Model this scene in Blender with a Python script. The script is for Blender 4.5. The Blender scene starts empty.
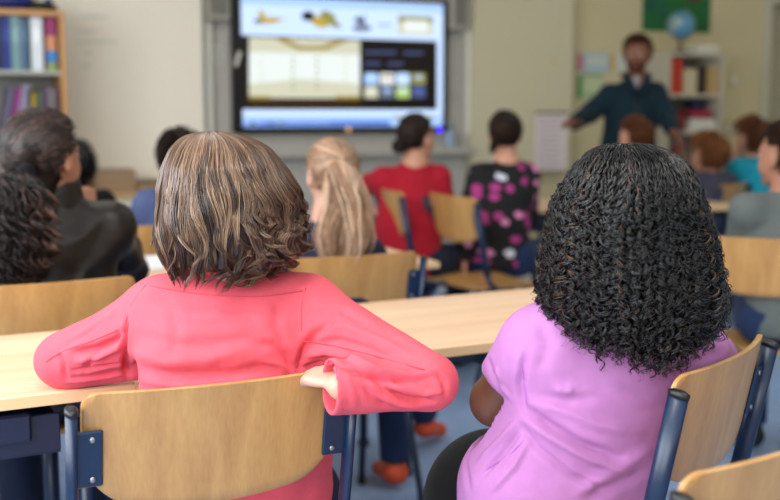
import bpy, math, random
import numpy as np
from mathutils import Vector, Matrix
from mathutils.bvhtree import BVHTree

SC = bpy.context.scene
COL = SC.collection
PI = math.pi
A = math.radians(25.0)            # the camera looks 25 degrees to the right of the room's long axis
CA, SA = math.cos(A), math.sin(A)
CAM_H = 1.19
PITCH = math.atan(138.0 / 1083.0)
FPX = 1083.33

# ------------------------------------------------------------------ camera
cd = bpy.data.cameras.new('camera')
cam = bpy.data.objects.new('camera', cd)
COL.objects.link(cam)
cam.location = (0, 0, CAM_H)
cam.rotation_euler = (PI / 2 - PITCH, 0, -A)
cd.lens = 50.0
cd.sensor_width = 36.0
cd.clip_start = 0.05
cd.dof.use_dof = True
cd.dof.focus_distance = 1.66
cd.dof.aperture_fstop = 2.8
SC.camera = cam

# ------------------------------------------------------------------ light and exposure
SC.view_settings.view_transform = 'Standard'
SC.view_settings.look = 'None'
SC.view_settings.exposure = 0.0
SC.view_settings.gamma = 1.0
try:
    SC.view_settings.use_curve_mapping = False
except Exception:
    pass
SC.cycles.use_denoising = True
SC.cycles.max_bounces = 8
world = bpy.data.worlds.new('daylight')
SC.world = world
world.use_nodes = True
_bg = world.node_tree.nodes['Background']
_bg.inputs[0].default_value = (0.75, 0.86, 1.0, 1)
_bg.inputs[1].default_value = 1.0


def area(name, loc, rot, sx, sy, power, col):
    l = bpy.data.lights.new(name, 'AREA')
    l.shape = 'RECTANGLE'
    l.size, l.size_y = sx, sy
    l.energy = power
    l.color = col
    o = bpy.data.objects.new(name, l)
    o.location = loc
    o.rotation_euler = rot
    COL.objects.link(o)
    return o


# daylight entering through the row of windows of the left wall (lights stand in the window openings)
WIN = [(-1.75, 1.3), (-0.15, 1.3), (1.45, 1.3), (3.05, 1.3)]
for _y, _w in WIN:
    area('window_daylight', (-1.44, _y, 1.75), (0, -PI / 2 + 0.25, 0), 1.5, _w, 60, (0.88, 0.94, 1.0))
# daylight from the windows of the rear wall behind the camera
for _x in (0.4, 2.4):
    area('rear_window_daylight', (_x, -2.42, 1.8), (PI / 2 - 0.1, 0, 0), 1.5, 1.4, 9, (0.95, 0.97, 1.0))
# ceiling lamps
for _x, _y, _e in ((0.2, 0.9, 26), (2.2, 0.9, 16), (0.6, 3.9, 9), (3.2, 3.9, 8), (5.4, 4.2, 8)):
    area('ceiling_lamp_light', (_x, _y, 2.86), (0, 0, 0), 1.1, 0.3, _e, (1.0, 0.95, 0.86))


# ------------------------------------------------------------------ coordinates
# "cf" = camera frame on the floor: X right, Y forward (horizontal depth from the camera), Z up
def P(px, py, Y):
    """point of the place that stands Y metres in front of the camera in the direction of photo pixel px,py"""
    rx = (px - 390) / FPX
    uy = (250 - py) / FPX
    cy = math.cos(PITCH) + uy * math.sin(PITCH)
    cz = -math.sin(PITCH) + uy * math.cos(PITCH)
    k = Y / cy
    return np.array([rx * k, Y, CAM_H + cz * k])


def PZ(px, py, z):
    uy = (250 - py) / FPX
    cy = math.cos(PITCH) + uy * math.sin(PITCH)
    cz = -math.sin(PITCH) + uy * math.cos(PITCH)
    return P(px, py, (z - CAM_H) / cz * cy)


def room(p):
    p = np.asarray(p, float)
    o = np.empty_like(p)
    o[..., 0] = p[..., 0] * CA + p[..., 1] * SA
    o[..., 1] = -p[..., 0] * SA + p[..., 1] * CA
    o[..., 2] = p[..., 2]
    return o


def cf(p):
    p = np.asarray(p, float)
    o = np.empty_like(p)
    o[..., 0] = p[..., 0] * CA - p[..., 1] * SA
    o[..., 1] = p[..., 0] * SA + p[..., 1] * CA
    o[..., 2] = p[..., 2]
    return o


def W(px, py, ry):
    """(x, z) on the room plane y = ry seen in direction px,py"""
    d = room(P(px, py, 1.0) - np.array([0, 0, CAM_H]))
    k = ry / d[1]
    return d[0] * k, CAM_H + d[2] * k


# ------------------------------------------------------------------ materials
MATS = {}


def S2L(c):
    return tuple(((x / 12.92) if x <= 0.04045 else ((x + 0.055) / 1.055) ** 2.4) for x in c)


def mat(name, col, rough=0.6, metal=0.0, spec=0.5, bump=0.0, bscale=200.0, vary=0.0, vscale=6.0, sheen=0.0,
        emit=None, es=1.0, coat=0.0, stretch=None, sss=0.0, attr=None, srgb=True):
    m = bpy.data.materials.new(name)
    m.use_nodes = True
    nt = m.node_tree
    b = nt.nodes['Principled BSDF']
    c = S2L(col) if srgb else col
    b.inputs['Base Color'].default_value = (*c, 1)
    b.inputs['Roughness'].default_value = rough
    b.inputs['Metallic'].default_value = metal
    b.inputs['Specular IOR Level'].default_value = spec
    b.inputs['Coat Weight'].default_value = coat
    if sheen:
        b.inputs['Sheen Weight'].default_value = sheen
        b.inputs['Sheen Roughness'].default_value = 0.5
    if sss:
        b.inputs['Subsurface Weight'].default_value = sss
        b.inputs['Subsurface Radius'].default_value = (0.6, 0.25, 0.12)
        b.inputs['Subsurface Scale'].default_value = 0.02
    if emit is not None:
        b.inputs['Emission Color'].default_value = (*S2L(emit), 1)
        b.inputs['Emission Strength'].default_value = es
    vec = None
    if bump or vary:
        tc = nt.nodes.new('ShaderNodeTexCoord')
        mp = nt.nodes.new('ShaderNodeMapping')
        if stretch:
            mp.inputs['Scale'].default_value = stretch
        nt.links.new(tc.outputs['Object'], mp.inputs[0])
        vec = mp.outputs[0]
    if vary:
        n = nt.nodes.new('ShaderNodeTexNoise')
        n.inputs['Scale'].default_value = vscale
        n.inputs['Detail'].default_value = 4
        nt.links.new(vec, n.inputs[0])
        r = nt.nodes.new('ShaderNodeValToRGB')
        r.color_ramp.elements[0].position = 0.3
        r.color_ramp.elements[1].position = 0.7
        r.color_ramp.elements[0].color = (*[x * (1 - vary) for x in c], 1)
        r.color_ramp.elements[1].color = (*[min(1, x * (1 + vary)) for x in c], 1)
        nt.links.new(n.outputs[0], r.inputs[0])
        nt.links.new(r.outputs[0], b.inputs['Base Color'])
    if bump:
        n = nt.nodes.new('ShaderNodeTexNoise')
        n.inputs['Scale'].default_value = bscale
        n.inputs['Detail'].default_value = 3
        nt.links.new(vec, n.inputs[0])
        bp = nt.nodes.new('ShaderNodeBump')
        bp.inputs['Strength'].default_value = bump
        bp.inputs['Distance'].default_value = 0.004
        nt.links.new(n.outputs[0], bp.inputs['Height'])
        nt.links.new(bp.outputs[0], b.inputs['Normal'])
    MATS[name] = m
    return m


def wood(name, c1, c2, rough=0.38, scale=1.0, axis=0, coat=0.1):
    m = bpy.data.materials.new(name)
    m.use_nodes = True
    nt = m.node_tree
    b = nt.nodes['Principled BSDF']
    b.inputs['Roughness'].default_value = rough
    b.inputs['Coat Weight'].default_value = coat
    b.inputs['Coat Roughness'].default_value = 0.25
    tc = nt.nodes.new('ShaderNodeTexCoord')
    mp = nt.nodes.new('ShaderNodeMapping')
    s = [26.0 * scale] * 3
    s[axis] = 1.6 * scale
    mp.inputs['Scale'].default_value = s
    nt.links.new(tc.outputs['Object'], mp.inputs[0])
    n = nt.nodes.new('ShaderNodeTexNoise')
    n.inputs['Scale'].default_value = 1.0
    n.inputs['Detail'].default_value = 6
    n.inputs['Distortion'].default_value = 0.6
    nt.links.new(mp.outputs[0], n.inputs[0])
    mp2 = nt.nodes.new('ShaderNodeMapping')
    s2 = [260.0] * 3
    s2[axis] = 14.0
    mp2.inputs['Scale'].default_value = s2
    nt.links.new(tc.outputs['Object'], mp2.inputs[0])
    n2 = nt.nodes.new('ShaderNodeTexNoise')
    n2.inputs['Scale'].default_value = 1.0
    n2.inputs['Detail'].default_value = 2
    nt.links.new(mp2.outputs[0], n2.inputs[0])
    ad = nt.nodes.new('ShaderNodeMath')
    ad.operation = 'MULTIPLY_ADD'
    ad.inputs[1].default_value = 0.35
    nt.links.new(n2.outputs[0], ad.inputs[0])
    nt.links.new(n.outputs[0], ad.inputs[2])
    r = nt.nodes.new('ShaderNodeValToRGB')
    r.color_ramp.elements[0].position = 0.45
    r.color_ramp.elements[1].position = 0.85
    r.color_ramp.elements[0].color = (*S2L(c1), 1)
    r.color_ramp.elements[1].color = (*S2L(c2), 1)
    nt.links.new(ad.outputs[0], r.inputs[0])
    nt.links.new(r.outputs[0], b.inputs['Base Color'])
    return m


def hairmat(name, stops, rough=0.36, spec=0.5):
    m = bpy.data.materials.new(name)
    m.use_nodes = True
    nt = m.node_tree
    b = nt.nodes['Principled BSDF']
    b.inputs['Roughness'].default_value = rough
    b.inputs['Specular IOR Level'].default_value = spec
    at = nt.nodes.new('ShaderNodeAttribute')
    at.attribute_name = 'tone'
    r = nt.nodes.new('ShaderNodeValToRGB')
    while len(r.color_ramp.elements) < len(stops):
        r.color_ramp.elements.new(0.5)
    for e, (p, c) in zip(r.color_ramp.elements, stops):
        e.position = p
        e.color = (*S2L(c), 1)
    nt.links.new(at.outputs['Fac'], r.inputs[0])
    nt.links.new(r.outputs[0], b.inputs['Base Color'])
    return m


# ------------------------------------------------------------------ objects
def mesh(name, V, F, m, parent=None, loc=None, smooth=True, tone=None, mats=None, midx=None):
    """V in room coordinates (absolute). Object origin at loc or at the parent's."""
    V = np.asarray(V, np.float64)
    me = bpy.data.meshes.new(name)
    off = np.zeros(3)
    if parent is not None:
        off = np.array(parent_origin(parent))
    elif loc is not None:
        off = np.array(loc, float)
    V = V - off
    if isinstance(F, np.ndarray):
        k = F.shape[1]
        me.vertices.add(len(V))
        me.vertices.foreach_set('co', V.astype(np.float32).ravel())
        me.loops.add(F.size)
        me.loops.foreach_set('vertex_index', F.astype(np.int32).ravel())
        me.polygons.add(len(F))
        me.polygons.foreach_set('loop_start', np.arange(0, F.size, k, dtype=np.int32))
        me.update(calc_edges=True)
    else:
        me.from_pydata(V.tolist(), [], F)
        me.update()
    for mm in (mats or [m]):
        me.materials.append(mm)
    if midx is not None:
        me.polygons.foreach_set('material_index', np.asarray(midx, np.int32))
    me.polygons.foreach_set('use_smooth', np.full(len(me.polygons), smooth, bool))
    if tone is not None:
        a = me.attributes.new('tone', 'FLOAT', 'POINT')
        a.data.foreach_set('value', np.asarray(tone, np.float32))
    o = bpy.data.objects.new(name, me)
    COL.objects.link(o)
    if parent is not None:
        o.parent = parent
    else:
        o.location = off
    return o


def parent_origin(p):
    # origin of a parent in room coordinates (parents stay unrotated while they are being built)
    v = np.zeros(3)
    while p is not None:
        v += np.array(p.location)
        p = p.parent
    return v


def thing(name, label, cat, loc=(0, 0, 0), group=None):
    o = bpy.data.objects.new(name, None)
    o.empty_display_size = 0.1
    COL.objects.link(o)
    o.location = [float(v) for v in loc]
    tag(o, label, cat, group)
    return o


def tag(o, label, cat, group=None):
    o['label'] = label
    o['category'] = cat
    if group:
        o['group'] = group
    return o


def struct(o):
    o['kind'] = 'structure'
    return o


def copy_tree(o, parent=None):
    c = o.copy()
    COL.objects.link(c)
    if parent is not None:
        c.parent = parent
    for ch in list(o.children):
        copy_tree(ch, c)
    return c


class MB:
    """collects shapes, builds one mesh"""

    def __init__(s):
        s.V, s.F, s.n = [], [], 0
        s.mi = []

    def add(s, V, F, mi=0):
        V = np.asarray(V, float)
        s.V.append(V)
        for f in F:
            s.F.append([int(i) + s.n for i in f])
            s.mi.append(mi)
        s.n += len(V)
        return s

    def box(s, x0, x1, y0, y1, z0, z1, bev=0.0, M=None, mi=0):
        if bev <= 0:
            V = [(x, y, z) for x in (x0, x1) for y in (y0, y1) for z in (z0, z1)]
            F = [(0, 1, 3, 2), (4, 6, 7, 5), (0, 4, 5, 1), (2, 3, 7, 6), (0, 2, 6, 4), (1, 5, 7, 3)]
        else:
            b = min(bev, (x1 - x0) * .49, (y1 - y0) * .49, (z1 - z0) * .49)
            # chamfered box: 24 verts
            V = []
            idx = {}
            for i, x in enumerate((x0, x1)):
                for j, y in enumerate((y0, y1)):
                    for k, z in enumerate((z0, z1)):
                        xi = x + b * (1 if i == 0 else -1)
                        yi = y + b * (1 if j == 0 else -1)
                        zi = z + b * (1 if k == 0 else -1)
                        idx[i, j, k] = len(V)
                        V += [(x, yi, zi), (xi, y, zi), (xi, yi, z)]
            g = lambda i, j, k, a: idx[i, j, k] + a
            F = [(g(0, 0, 0, 0), g(0, 0, 1, 0), g(0, 1, 1, 0), g(0, 1, 0, 0)),
                 (g(1, 0, 0, 0), g(1, 1, 0, 0), g(1, 1, 1, 0), g(1, 0, 1, 0)),
                 (g(0, 0, 0, 1), g(1, 0, 0, 1), g(1, 0, 1, 1), g(0, 0, 1, 1)),
                 (g(0, 1, 0, 1), g(0, 1, 1, 1), g(1, 1, 1, 1), g(1, 1, 0, 1)),
                 (g(0, 0, 0, 2), g(0, 1, 0, 2), g(1, 1, 0, 2), g(1, 0, 0, 2)),
                 (g(0, 0, 1, 2), g(1, 0, 1, 2), g(1, 1, 1, 2), g(0, 1, 1, 2))]
            for j in (0, 1):
                for k in (0, 1):
                    F.append((g(0, j, k, 1), g(1, j, k, 1), g(1, j, k, 2), g(0, j, k, 2)))
                    F.append((g(j, 0, k, 0), g(j, 1, k, 0), g(j, 1, k, 2), g(j, 0, k, 2)))
                    F.append((g(j, k, 0, 0), g(j, k, 1, 0), g(j, k, 1, 1), g(j, k, 0, 1)))
            for i in (0, 1):
                for j in (0, 1):
                    for k in (0, 1):
                        F.append((g(i, j, k, 0), g(i, j, k, 1), g(i, j, k, 2)))
        V = np.array(V, float)
        if M is not None:
            V = V @ np.array(M.to_3x3()).T + np.array(M.translation)
        return s.add(V, F, mi)

    def tube(s, pts, r, n=12, ry=None, mi=0, side=None):
        """tube along points, radius r (scalar or list); ry = second radius for an oval section"""
        p = np.array(pts, float)
        m = len(p)
        rr = np.full(m, r, float) if np.isscalar(r) else np.array(r, float)
        r2 = rr if ry is None else (np.full(m, ry, float) if np.isscalar(ry) else np.array(ry, float))
        T = np.gradient(p, axis=0)
        T /= np.linalg.norm(T, axis=1)[:, None] + 1e-12
        ref = np.array(side if side is not None else (0, 0, 1.0))
        if side is None and abs(T[0] @ ref) > 0.9:
            ref = np.array((1.0, 0, 0))
        V = []
        for i in range(m):
            b = ref - T[i] * (ref @ T[i])
            nb = np.linalg.norm(b)
            b = b / nb if nb > 1e-6 else np.array((0, 1.0, 0))
            ref = b if side is None else ref
            c = np.cross(T[i], b)
            for k in range(n):
                a = 2 * PI * k / n
                V.append(p[i] + rr[i] * math.cos(a) * b + r2[i] * math.sin(a) * c)
        F = []
        for i in range(m - 1):
            for k in range(n):
                k2 = (k + 1) % n
                F.append((i * n + k, i * n + k2, (i + 1) * n + k2, (i + 1) * n + k))
        F.append(tuple(range(n - 1, -1, -1)))
        F.append(tuple((m - 1) * n + k for k in range(n)))
        return s.add(V, F, mi)

    def lathe(s, prof, c=(0, 0, 0), n=24, M=None, mi=0):
        V, F = [], []
        for r, z in prof:
            for k in range(n):
                a = 2 * PI * k / n
                V.append((r * math.cos(a), r * math.sin(a), z))
        for i in range(len(prof) - 1):
            for k in range(n):
                k2 = (k + 1) % n
                F.append((i * n + k, i * n + k2, (i + 1) * n + k2, (i + 1) * n + k))
        V = np.array(V)
        if M is not None:
            V = V @ np.array(M.to_3x3()).T
        return s.add(V + np.array(c, float), F, mi)

    def sphere(s, c, r, n=16, mi=0):
        pr = [(max(1e-4, math.sin(PI * i / n)), -math.cos(PI * i / n)) for i in range(n + 1)]
        rr = np.array(r, float) * np.ones(3)
        V, F = [], []
        m = n * 2
        for q, z in pr:
            for k in range(m):
                a = 2 * PI * k / m
                V.append((q * math.cos(a) * rr[0], q * math.sin(a) * rr[1], z * rr[2]))
        for i in range(n):
            for k in range(m):
                k2 = (k + 1) % m
                F.append((i * m + k, i * m + k2, (i + 1) * m + k2, (i + 1) * m + k))
        return s.add(np.array(V) + np.array(c, float), F, mi)

    def build(s, name, m, parent=None, loc=None, smooth=False, mats=None):
        V = np.concatenate(s.V)
        return mesh(name, V, s.F, m, parent, loc, smooth=smooth, mats=mats, midx=s.mi if mats else None)


def autosmooth(o, ang=40):
    me = o.data
    me.polygons.foreach_set('use_smooth', np.ones(len(me.polygons), bool))
    try:
        me.set_sharp_from_angle(angle=math.radians(ang))
    except Exception:
        pass
    return o


# ------------------------------------------------------------------ implicit surfaces (for bodies and clothes)
def V3(*a):
    return np.array(a, np.float32)


def unit(v):
    v = np.asarray(v, float)
    return v / (np.linalg.norm(v) + 1e-12)


def cone(a, b, r1, r2, k=None):
    a = np.asarray(a, np.float32); b = np.asarray(b, np.float32)

    def f(p):
        ab = b - a
        t = np.clip(((p - a) @ ab) / (ab @ ab + 1e-9), 0, 1)
        d = p - a - t[:, None] * ab
        return np.sqrt((d * d).sum(1)) - (r1 + (r2 - r1) * t)
    f.box = (np.minimum(a, b) - max(r1, r2), np.maximum(a, b) + max(r1, r2))
    f.k = k
    return f


def ell(c, r, R=None, k=None):
    c = np.asarray(c, np.float32); r = np.asarray(r, np.float32) * np.ones(3, np.float32)
    Rm = None if R is None else np.asarray(R, np.float32)     # rows: axes

    def f(p):
        q = p - c
        if Rm is not None:
            q = q @ Rm.T
        k0 = np.sqrt(((q / r) ** 2).sum(1))
        k1 = np.sqrt(((q / (r * r)) ** 2).sum(1)) + 1e-6
        return k0 * (k0 - 1) / k1
    f.box = (c - r.max(), c + r.max())
    f.k = k
    return f


def ecap(a, b, wa, wb, side, flat, k=None):
    """capsule with an oval section: half width w along 'side', w*flat across it"""
    a = np.asarray(a, np.float32); b = np.asarray(b, np.float32)
    ax = unit(b - a)
    s = np.asarray(side, float)
    s = unit(s - ax * (s @ ax)).astype(np.float32)
    fl = flat if not np.isscalar(flat) else (flat, flat)

    def f(p):
        ab = b - a
        t = np.clip(((p - a) @ ab) / (ab @ ab + 1e-9), 0, 1)
        d = p - a - t[:, None] * ab
        ds = d @ s
        rest = d - ds[:, None] * s
        w = wa + (wb - wa) * t
        q = fl[0] + (fl[1] - fl[0]) * t
        n = np.sqrt((rest * rest).sum(1))
        k0 = np.sqrt((ds / w) ** 2 + (n / (w * q)) ** 2)
        k1 = np.sqrt((ds / (w * w)) ** 2 + (n / (w * q) ** 2) ** 2) + 1e-6
        return k0 * (k0 - 1) / k1
    m = max(wa, wb)
    f.box = (np.minimum(a, b) - m, np.maximum(a, b) + m)
    f.k = k
    return f


def smin(a, b, k):
    h = np.maximum(k - np.abs(a - b), 0) / k
    return np.minimum(a, b) - h * h * k * 0.25


def smax(a, b, k):
    return -smin(-a, -b, k)


def union(prims, k=0.02):
    lo = np.min([f.box[0] for f in prims], axis=0)
    hi = np.max([f.box[1] for f in prims], axis=0)

    def g(p):
        d = None
        for f in prims:
            v = f(p)
            d = v if d is None else smin(d, v, f.k if f.k else k)
        return d
    g.box = (lo, hi)
    return g


def plane(pt, n):
    pt = np.asarray(pt, np.float32); n = unit(n).astype(np.float32)
    return lambda p: (p - pt) @ n         # negative on the side opposite n


def iso(f, h, pad=0.02, lo=None, hi=None):
    """naive surface nets of the implicit f (inside < 0)"""
    lo = np.asarray(f.box[0] if lo is None else lo, float) - pad
    hi = np.asarray(f.box[1] if hi is None else hi, float) + pad
    B = 4
    n = (np.ceil((hi - lo) / (h * B)).astype(int) + 1)
    # coarse
    ax = [lo[i] + np.arange(n[i]) * h * B for i in range(3)]
    G = np.stack(np.meshgrid(*ax, indexing='ij'), -1).reshape(-1, 3).astype(np.float32)
    dc = f(G).reshape(n)
    act = np.abs(dc) < h * B * 1.9 + 0.006
    # expand: a block (i) covers fine samples [i*B, i*B+B)
    N = n * B
    D = np.repeat(np.repeat(np.repeat(np.where(dc < 0, -1.0, 1.0).astype(np.float32), B, 0), B, 1), B, 2)
    a2 = act.copy()
    for d in range(3):
        s = np.roll(act, -1, d); idx = [slice(None)] * 3; idx[d] = -1; s[tuple(idx)] = False
        a2 |= s
    act = a2
    bi = np.argwhere(act)
    o = np.stack(np.meshgrid(*[np.arange(B)] * 3, indexing='ij'), -1).reshape(-1, 3)
    CH = 20000
    for s0 in range(0, len(bi), CH):
        ii = (bi[s0:s0 + CH, None, :] * B + o[None]).reshape(-1, 3)
        pts = (lo + ii * h).astype(np.float32)
        D[ii[:, 0], ii[:, 1], ii[:, 2]] = f(pts)
    ins = D < 0
    c = ins[:-1, :-1, :-1].astype(np.int8)
    cnt = np.zeros_like(c)
    for i in (0, 1):
        for j in (0, 1):
            for k in (0, 1):
                cnt += ins[i:N[0] - 1 + i, j:N[1] - 1 + j, k:N[2] - 1 + k]
    cells = np.argwhere((cnt > 0) & (cnt < 8))
    M = len(cells)
    vid = np.full(cnt.shape, -1, np.int32)
    vid[cells[:, 0], cells[:, 1], cells[:, 2]] = np.arange(M)
    corners = [(i, j, k) for i in (0, 1) for j in (0, 1) for k in (0, 1)]
    val = np.stack([D[cells[:, 0] + i, cells[:, 1] + j, cells[:, 2] + k] for i, j, k in corners], 1)
    acc = np.zeros((M, 3)); wt = np.zeros(M)
    for e in range(8):
        for g in range(e + 1, 8):
            ce, cg = np.array(corners[e]), np.array(corners[g])
            if np.abs(ce - cg).sum() != 1:
                continue
            va, vb = val[:, e], val[:, g]
            x = (va < 0) != (vb < 0)
            t = np.where(x, va / (va - vb + 1e-12), 0)
            acc += x[:, None] * (ce + t[:, None] * (cg - ce))
            wt += x
    Vv = lo + (cells + acc / wt[:, None]) * h
    Q = []
    for d in range(3):
        sl0 = [slice(1, None)] * 3; sl1 = [slice(1, None)] * 3
        e1, e2 = [q for q in range(3) if q != d]
        s0 = [slice(None)] * 3; s1 = [slice(None)] * 3
        s0[d] = slice(0, N[d] - 1); s1[d] = slice(1, N[d])
        x = ins[tuple(s0)] != ins[tuple(s1)]
        ed = np.argwhere(x)
        ok = (ed[:, e1] > 0) & (ed[:, e2] > 0) & (ed[:, e1] < cnt.shape[e1]) & (ed[:, e2] < cnt.shape[e2])
        ed = ed[ok]
        inside0 = ins[ed[:, 0], ed[:, 1], ed[:, 2]]
        u = np.zeros(3, int); u[e1] = 1
        w = np.zeros(3, int); w[e2] = 1
        q = [ed, ed - u, ed - u - w, ed - w]
        ids = np.stack([vid[a[:, 0], a[:, 1], a[:, 2]] for a in q], 1)
        flip = inside0 if d != 1 else ~inside0
        ids = np.where(flip[:, None], ids, ids[:, ::-1])
        Q.append(ids)
    Fq = np.concatenate(Q)
    Fq = Fq[(Fq >= 0).all(1)]
    return Vv, Fq


def smooth_mesh(V, F, it=1, lam=0.5):
    for _ in range(it):
        acc = np.zeros_like(V); c = np.zeros(len(V))
        for a, b in ((0, 1), (1, 2), (2, 3), (3, 0)):
            np.add.at(acc, F[:, a], V[F[:, b]]); np.add.at(acc, F[:, b], V[F[:, a]])
            np.add.at(c, F[:, a], 1); np.add.at(c, F[:, b], 1)
        V = V + lam * (acc / np.maximum(c, 1)[:, None] - V)
    return V


def skin_mesh(name, f, m, parent, h=0.005, it=1, **kw):
    V, F = iso(f, h, **kw)
    V = smooth_mesh(V, F, it)
    return mesh(name, room(V), F, m, parent)


def noise3(p, freq, seed, octs=2):
    """smooth pseudo noise in -1..1"""
    r = np.random.RandomState(seed)
    out = np.zeros(len(p), np.float32)
    amp = 1.0; tot = 0
    for o in range(octs):
        for i in range(4):
            d = r.normal(size=3); d /= np.linalg.norm(d)
            d2 = r.normal(size=3); d2 /= np.linalg.norm(d2)
            ph = r.rand(2) * 6.28
            out += (amp * np.sin(p @ (d * freq).astype(np.float32) + ph[0]
                                 + 1.3 * np.sin(p @ (d2 * freq * .7).astype(np.float32) + ph[1]))).astype(np.float32)
            tot += amp
        freq *= 2.1; amp *= .5
    return out / tot * 1.8


def fold_line(pts, w, amp):
    """a crease or ridge of cloth along 3-D points; amp > 0 pushes outward"""
    pts = [np.asarray(q, np.float32) for q in pts]

    def g(p):
        best = None
        for a, b in zip(pts[:-1], pts[1:]):
            ab = b - a
            t = np.clip(((p - a) @ ab) / (ab @ ab + 1e-9), 0, 1)
            d = p - a - t[:, None] * ab
            q = (d * d).sum(1)
            best = q if best is None else np.minimum(best, q)
        return amp * np.exp(-best / (w * w))
    return g


# ------------------------------------------------------------------ strands
def strands_mesh(Pt, R, tone, sides=3, flat=1.0, center=None, chunk=None):
    """Pt (S,N,3) R (S,N) tone (S,) or (S,N) -> V,F,tone"""
    S, N, _ = Pt.shape
    T = np.gradient(Pt, axis=1)
    T /= np.linalg.norm(T, axis=2, keepdims=True) + 1e-9
    ref = Pt - (center if center is not None else Pt.mean((0, 1)))
    Bv = np.cross(T, ref)
    Bv /= np.linalg.norm(Bv, axis=2, keepdims=True) + 1e-9
    Nv = np.cross(Bv, T)
    V = np.empty((S, N, sides, 3))
    for k in range(sides):
        a = 2 * PI * k / sides + PI / 2
        V[:, :, k] = Pt + R[..., None] * (math.cos(a) * Bv + flat * math.sin(a) * Nv)
    idx = np.arange(S * N * sides).reshape(S, N, sides)
    F = []
    for k in range(sides):
        k2 = (k + 1) % sides
        F.append(np.stack([idx[:, :-1, k], idx[:, :-1, k2], idx[:, 1:, k2], idx[:, 1:, k]], -1).reshape(-1, 4))
    tn = np.broadcast_to(np.asarray(tone).reshape(S, -1), (S, N))
    tn = np.repeat(tn.reshape(S, N, 1), sides, 2)
    return V.reshape(-1, 3), np.concatenate(F), tn.ravel()


def merge(parts):
    V, F, T, n = [], [], [], 0
    for v, f, t in parts:
        V.append(v); F.append(f + n); T.append(t); n += len(v)
    return np.concatenate(V), np.concatenate(F), np.concatenate(T)


def lerp_table(tab, v):
    tab = np.array(tab, float)
    return [np.interp(v, tab[:, 0], tab[:, i]) for i in range(1, tab.shape[1])]
# ------------------------------------------------------------------ people
def head_frame(yaw, pitch=0.0, roll=0.0):
    f = np.array([math.sin(yaw) * math.cos(pitch), math.cos(yaw) * math.cos(pitch), math.sin(pitch)])
    r = np.array([math.cos(yaw), -math.sin(yaw), 0.0])
    u = np.cross(r, f)
    if roll:
        r2 = r * math.cos(roll) + u * math.sin(roll)
        u = -r * math.sin(roll) + u * math.cos(roll)
        r = r2
    return r, f, u


def head_prims(c, fr, s=1.0):
    r, f, u = fr
    c = np.asarray(c, float)
    R = np.stack([r, f, u])
    L = lambda x, y, z: c + s * (x * r + y * f + z * u)
    pr = [ell(L(0, -.010, .018), (.073 * s, .092 * s, .083 * s), R),
          ell(L(0, .030, -.036), (.056 * s, .056 * s, .066 * s), R, k=.03 * s),
          ell(L(0, .066, -.088), (.022 * s, .018 * s, .014 * s), R, k=.02 * s),
          ell(L(.034, .052, -.034), (.020 * s, .020 * s, .022 * s), R, k=.02 * s),
          ell(L(-.034, .052, -.034), (.020 * s, .020 * s, .022 * s), R, k=.02 * s),
          cone(L(-.03, .074, .020), L(.03, .074, .020), .009 * s, .009 * s, k=.014 * s),
          cone(L(0, .080, .008), L(0, .098, -.026), .007 * s, .0105 * s, k=.010 * s),
          ell(L(0, .088, -.031), (.017 * s, .010 * s, .008 * s), R, k=.008 * s),
          ell(L(0, .079, -.058), (.023 * s, .010 * s, .010 * s), R, k=.010 * s)]
    for e in (-1, 1):
        pr.append(ell(L(e * .072, .000, -.014), (.008 * s, .019 * s, .030 * s), R, k=.008 * s))
        pr.append(cone(L(e * .078, -.012, .008), L(e * .079, -.008, -.030), .0045 * s, .004 * s, k=.004 * s))
    return pr, L, R


def carve_eyes(d, p, L, R, s):
    for e in (-1, 1):
        d = smax(d, -ell(L(e * .029, .090, .001), (.017 * s, .014 * s, .011 * s), R)(p), .008 * s)
    return d


def hand_prims(wr, d, n, side, s=1.0, curl=0.5, spread=0.12, thumb=0.6):
    """wr wrist, d direction of the palm, n normal of the back of the hand, side +1: thumb on the +cross(d,n) side"""
    d = unit(d); n = unit(np.asarray(n, float) - d * (np.asarray(n, float) @ d)); t = np.cross(d, n) * side
    wr = np.asarray(wr, float)
    pr = [ecap(wr + d * .005 * s, wr + d * .062 * s, .021 * s, .030 * s, t, .42, k=.015 * s)]
    kn = [(.024, .074, .060), (.008, .079, .068), (-.008, .076, .063), (-.023, .068, .049)]
    for i, (o, b, ln) in enumerate(kn):
        base = wr + d * (b - .012) * s + t * o * s + n * .002 * s
        dd = unit(d + t * spread * (1.2 - i * .8))
        seg = [ln * .45 * s, ln * .31 * s, ln * .26 * s]
        ang = 0.25 * curl
        q = base
        pr.append(cone(wr + d * .03 * s + t * o * .7 * s, base, .0085 * s, .0085 * s, k=.006 * s))
        for j, l in enumerate(seg):
            ang += curl * (0.75 + 0.1 * i)
            v = dd * math.cos(ang) - n * math.sin(ang)
            q2 = q + v * (l + (.010 * s if j == 0 else 0))
            pr.append(cone(q, q2, (.0082 - .0009 * j) * s, (.0075 - .0010 * j) * s, k=.003 * s))
            q = q2
    tb = wr + d * .022 * s + t * .020 * s - n * .004 * s
    tv = unit(d * .75 + t * .75 - n * .35 * thumb)
    t1 = tb + tv * .034 * s
    tv2 = unit(d * .95 + t * .35 - n * .55 * thumb)
    t2 = t1 + tv2 * .026 * s
    t3 = t2 + unit(d + t * .1 - n * .6 * thumb) * .019 * s
    pr += [cone(tb, t1, .0125 * s, .0098 * s, k=.010 * s), cone(t1, t2, .0092 * s, .0084 * s, k=.004 * s),
           cone(t2, t3, .0084 * s, .0066 * s, k=.003 * s)]
    return pr


def rel(o, yaw, x, y, z):
    """local (x right, y ahead, z up) of a body facing yaw at o=(X,Y) on the floor -> cf"""
    return np.array([o[0] + x * math.cos(yaw) + y * math.sin(yaw), o[1] - x * math.sin(yaw) + y * math.cos(yaw), z])


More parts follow.
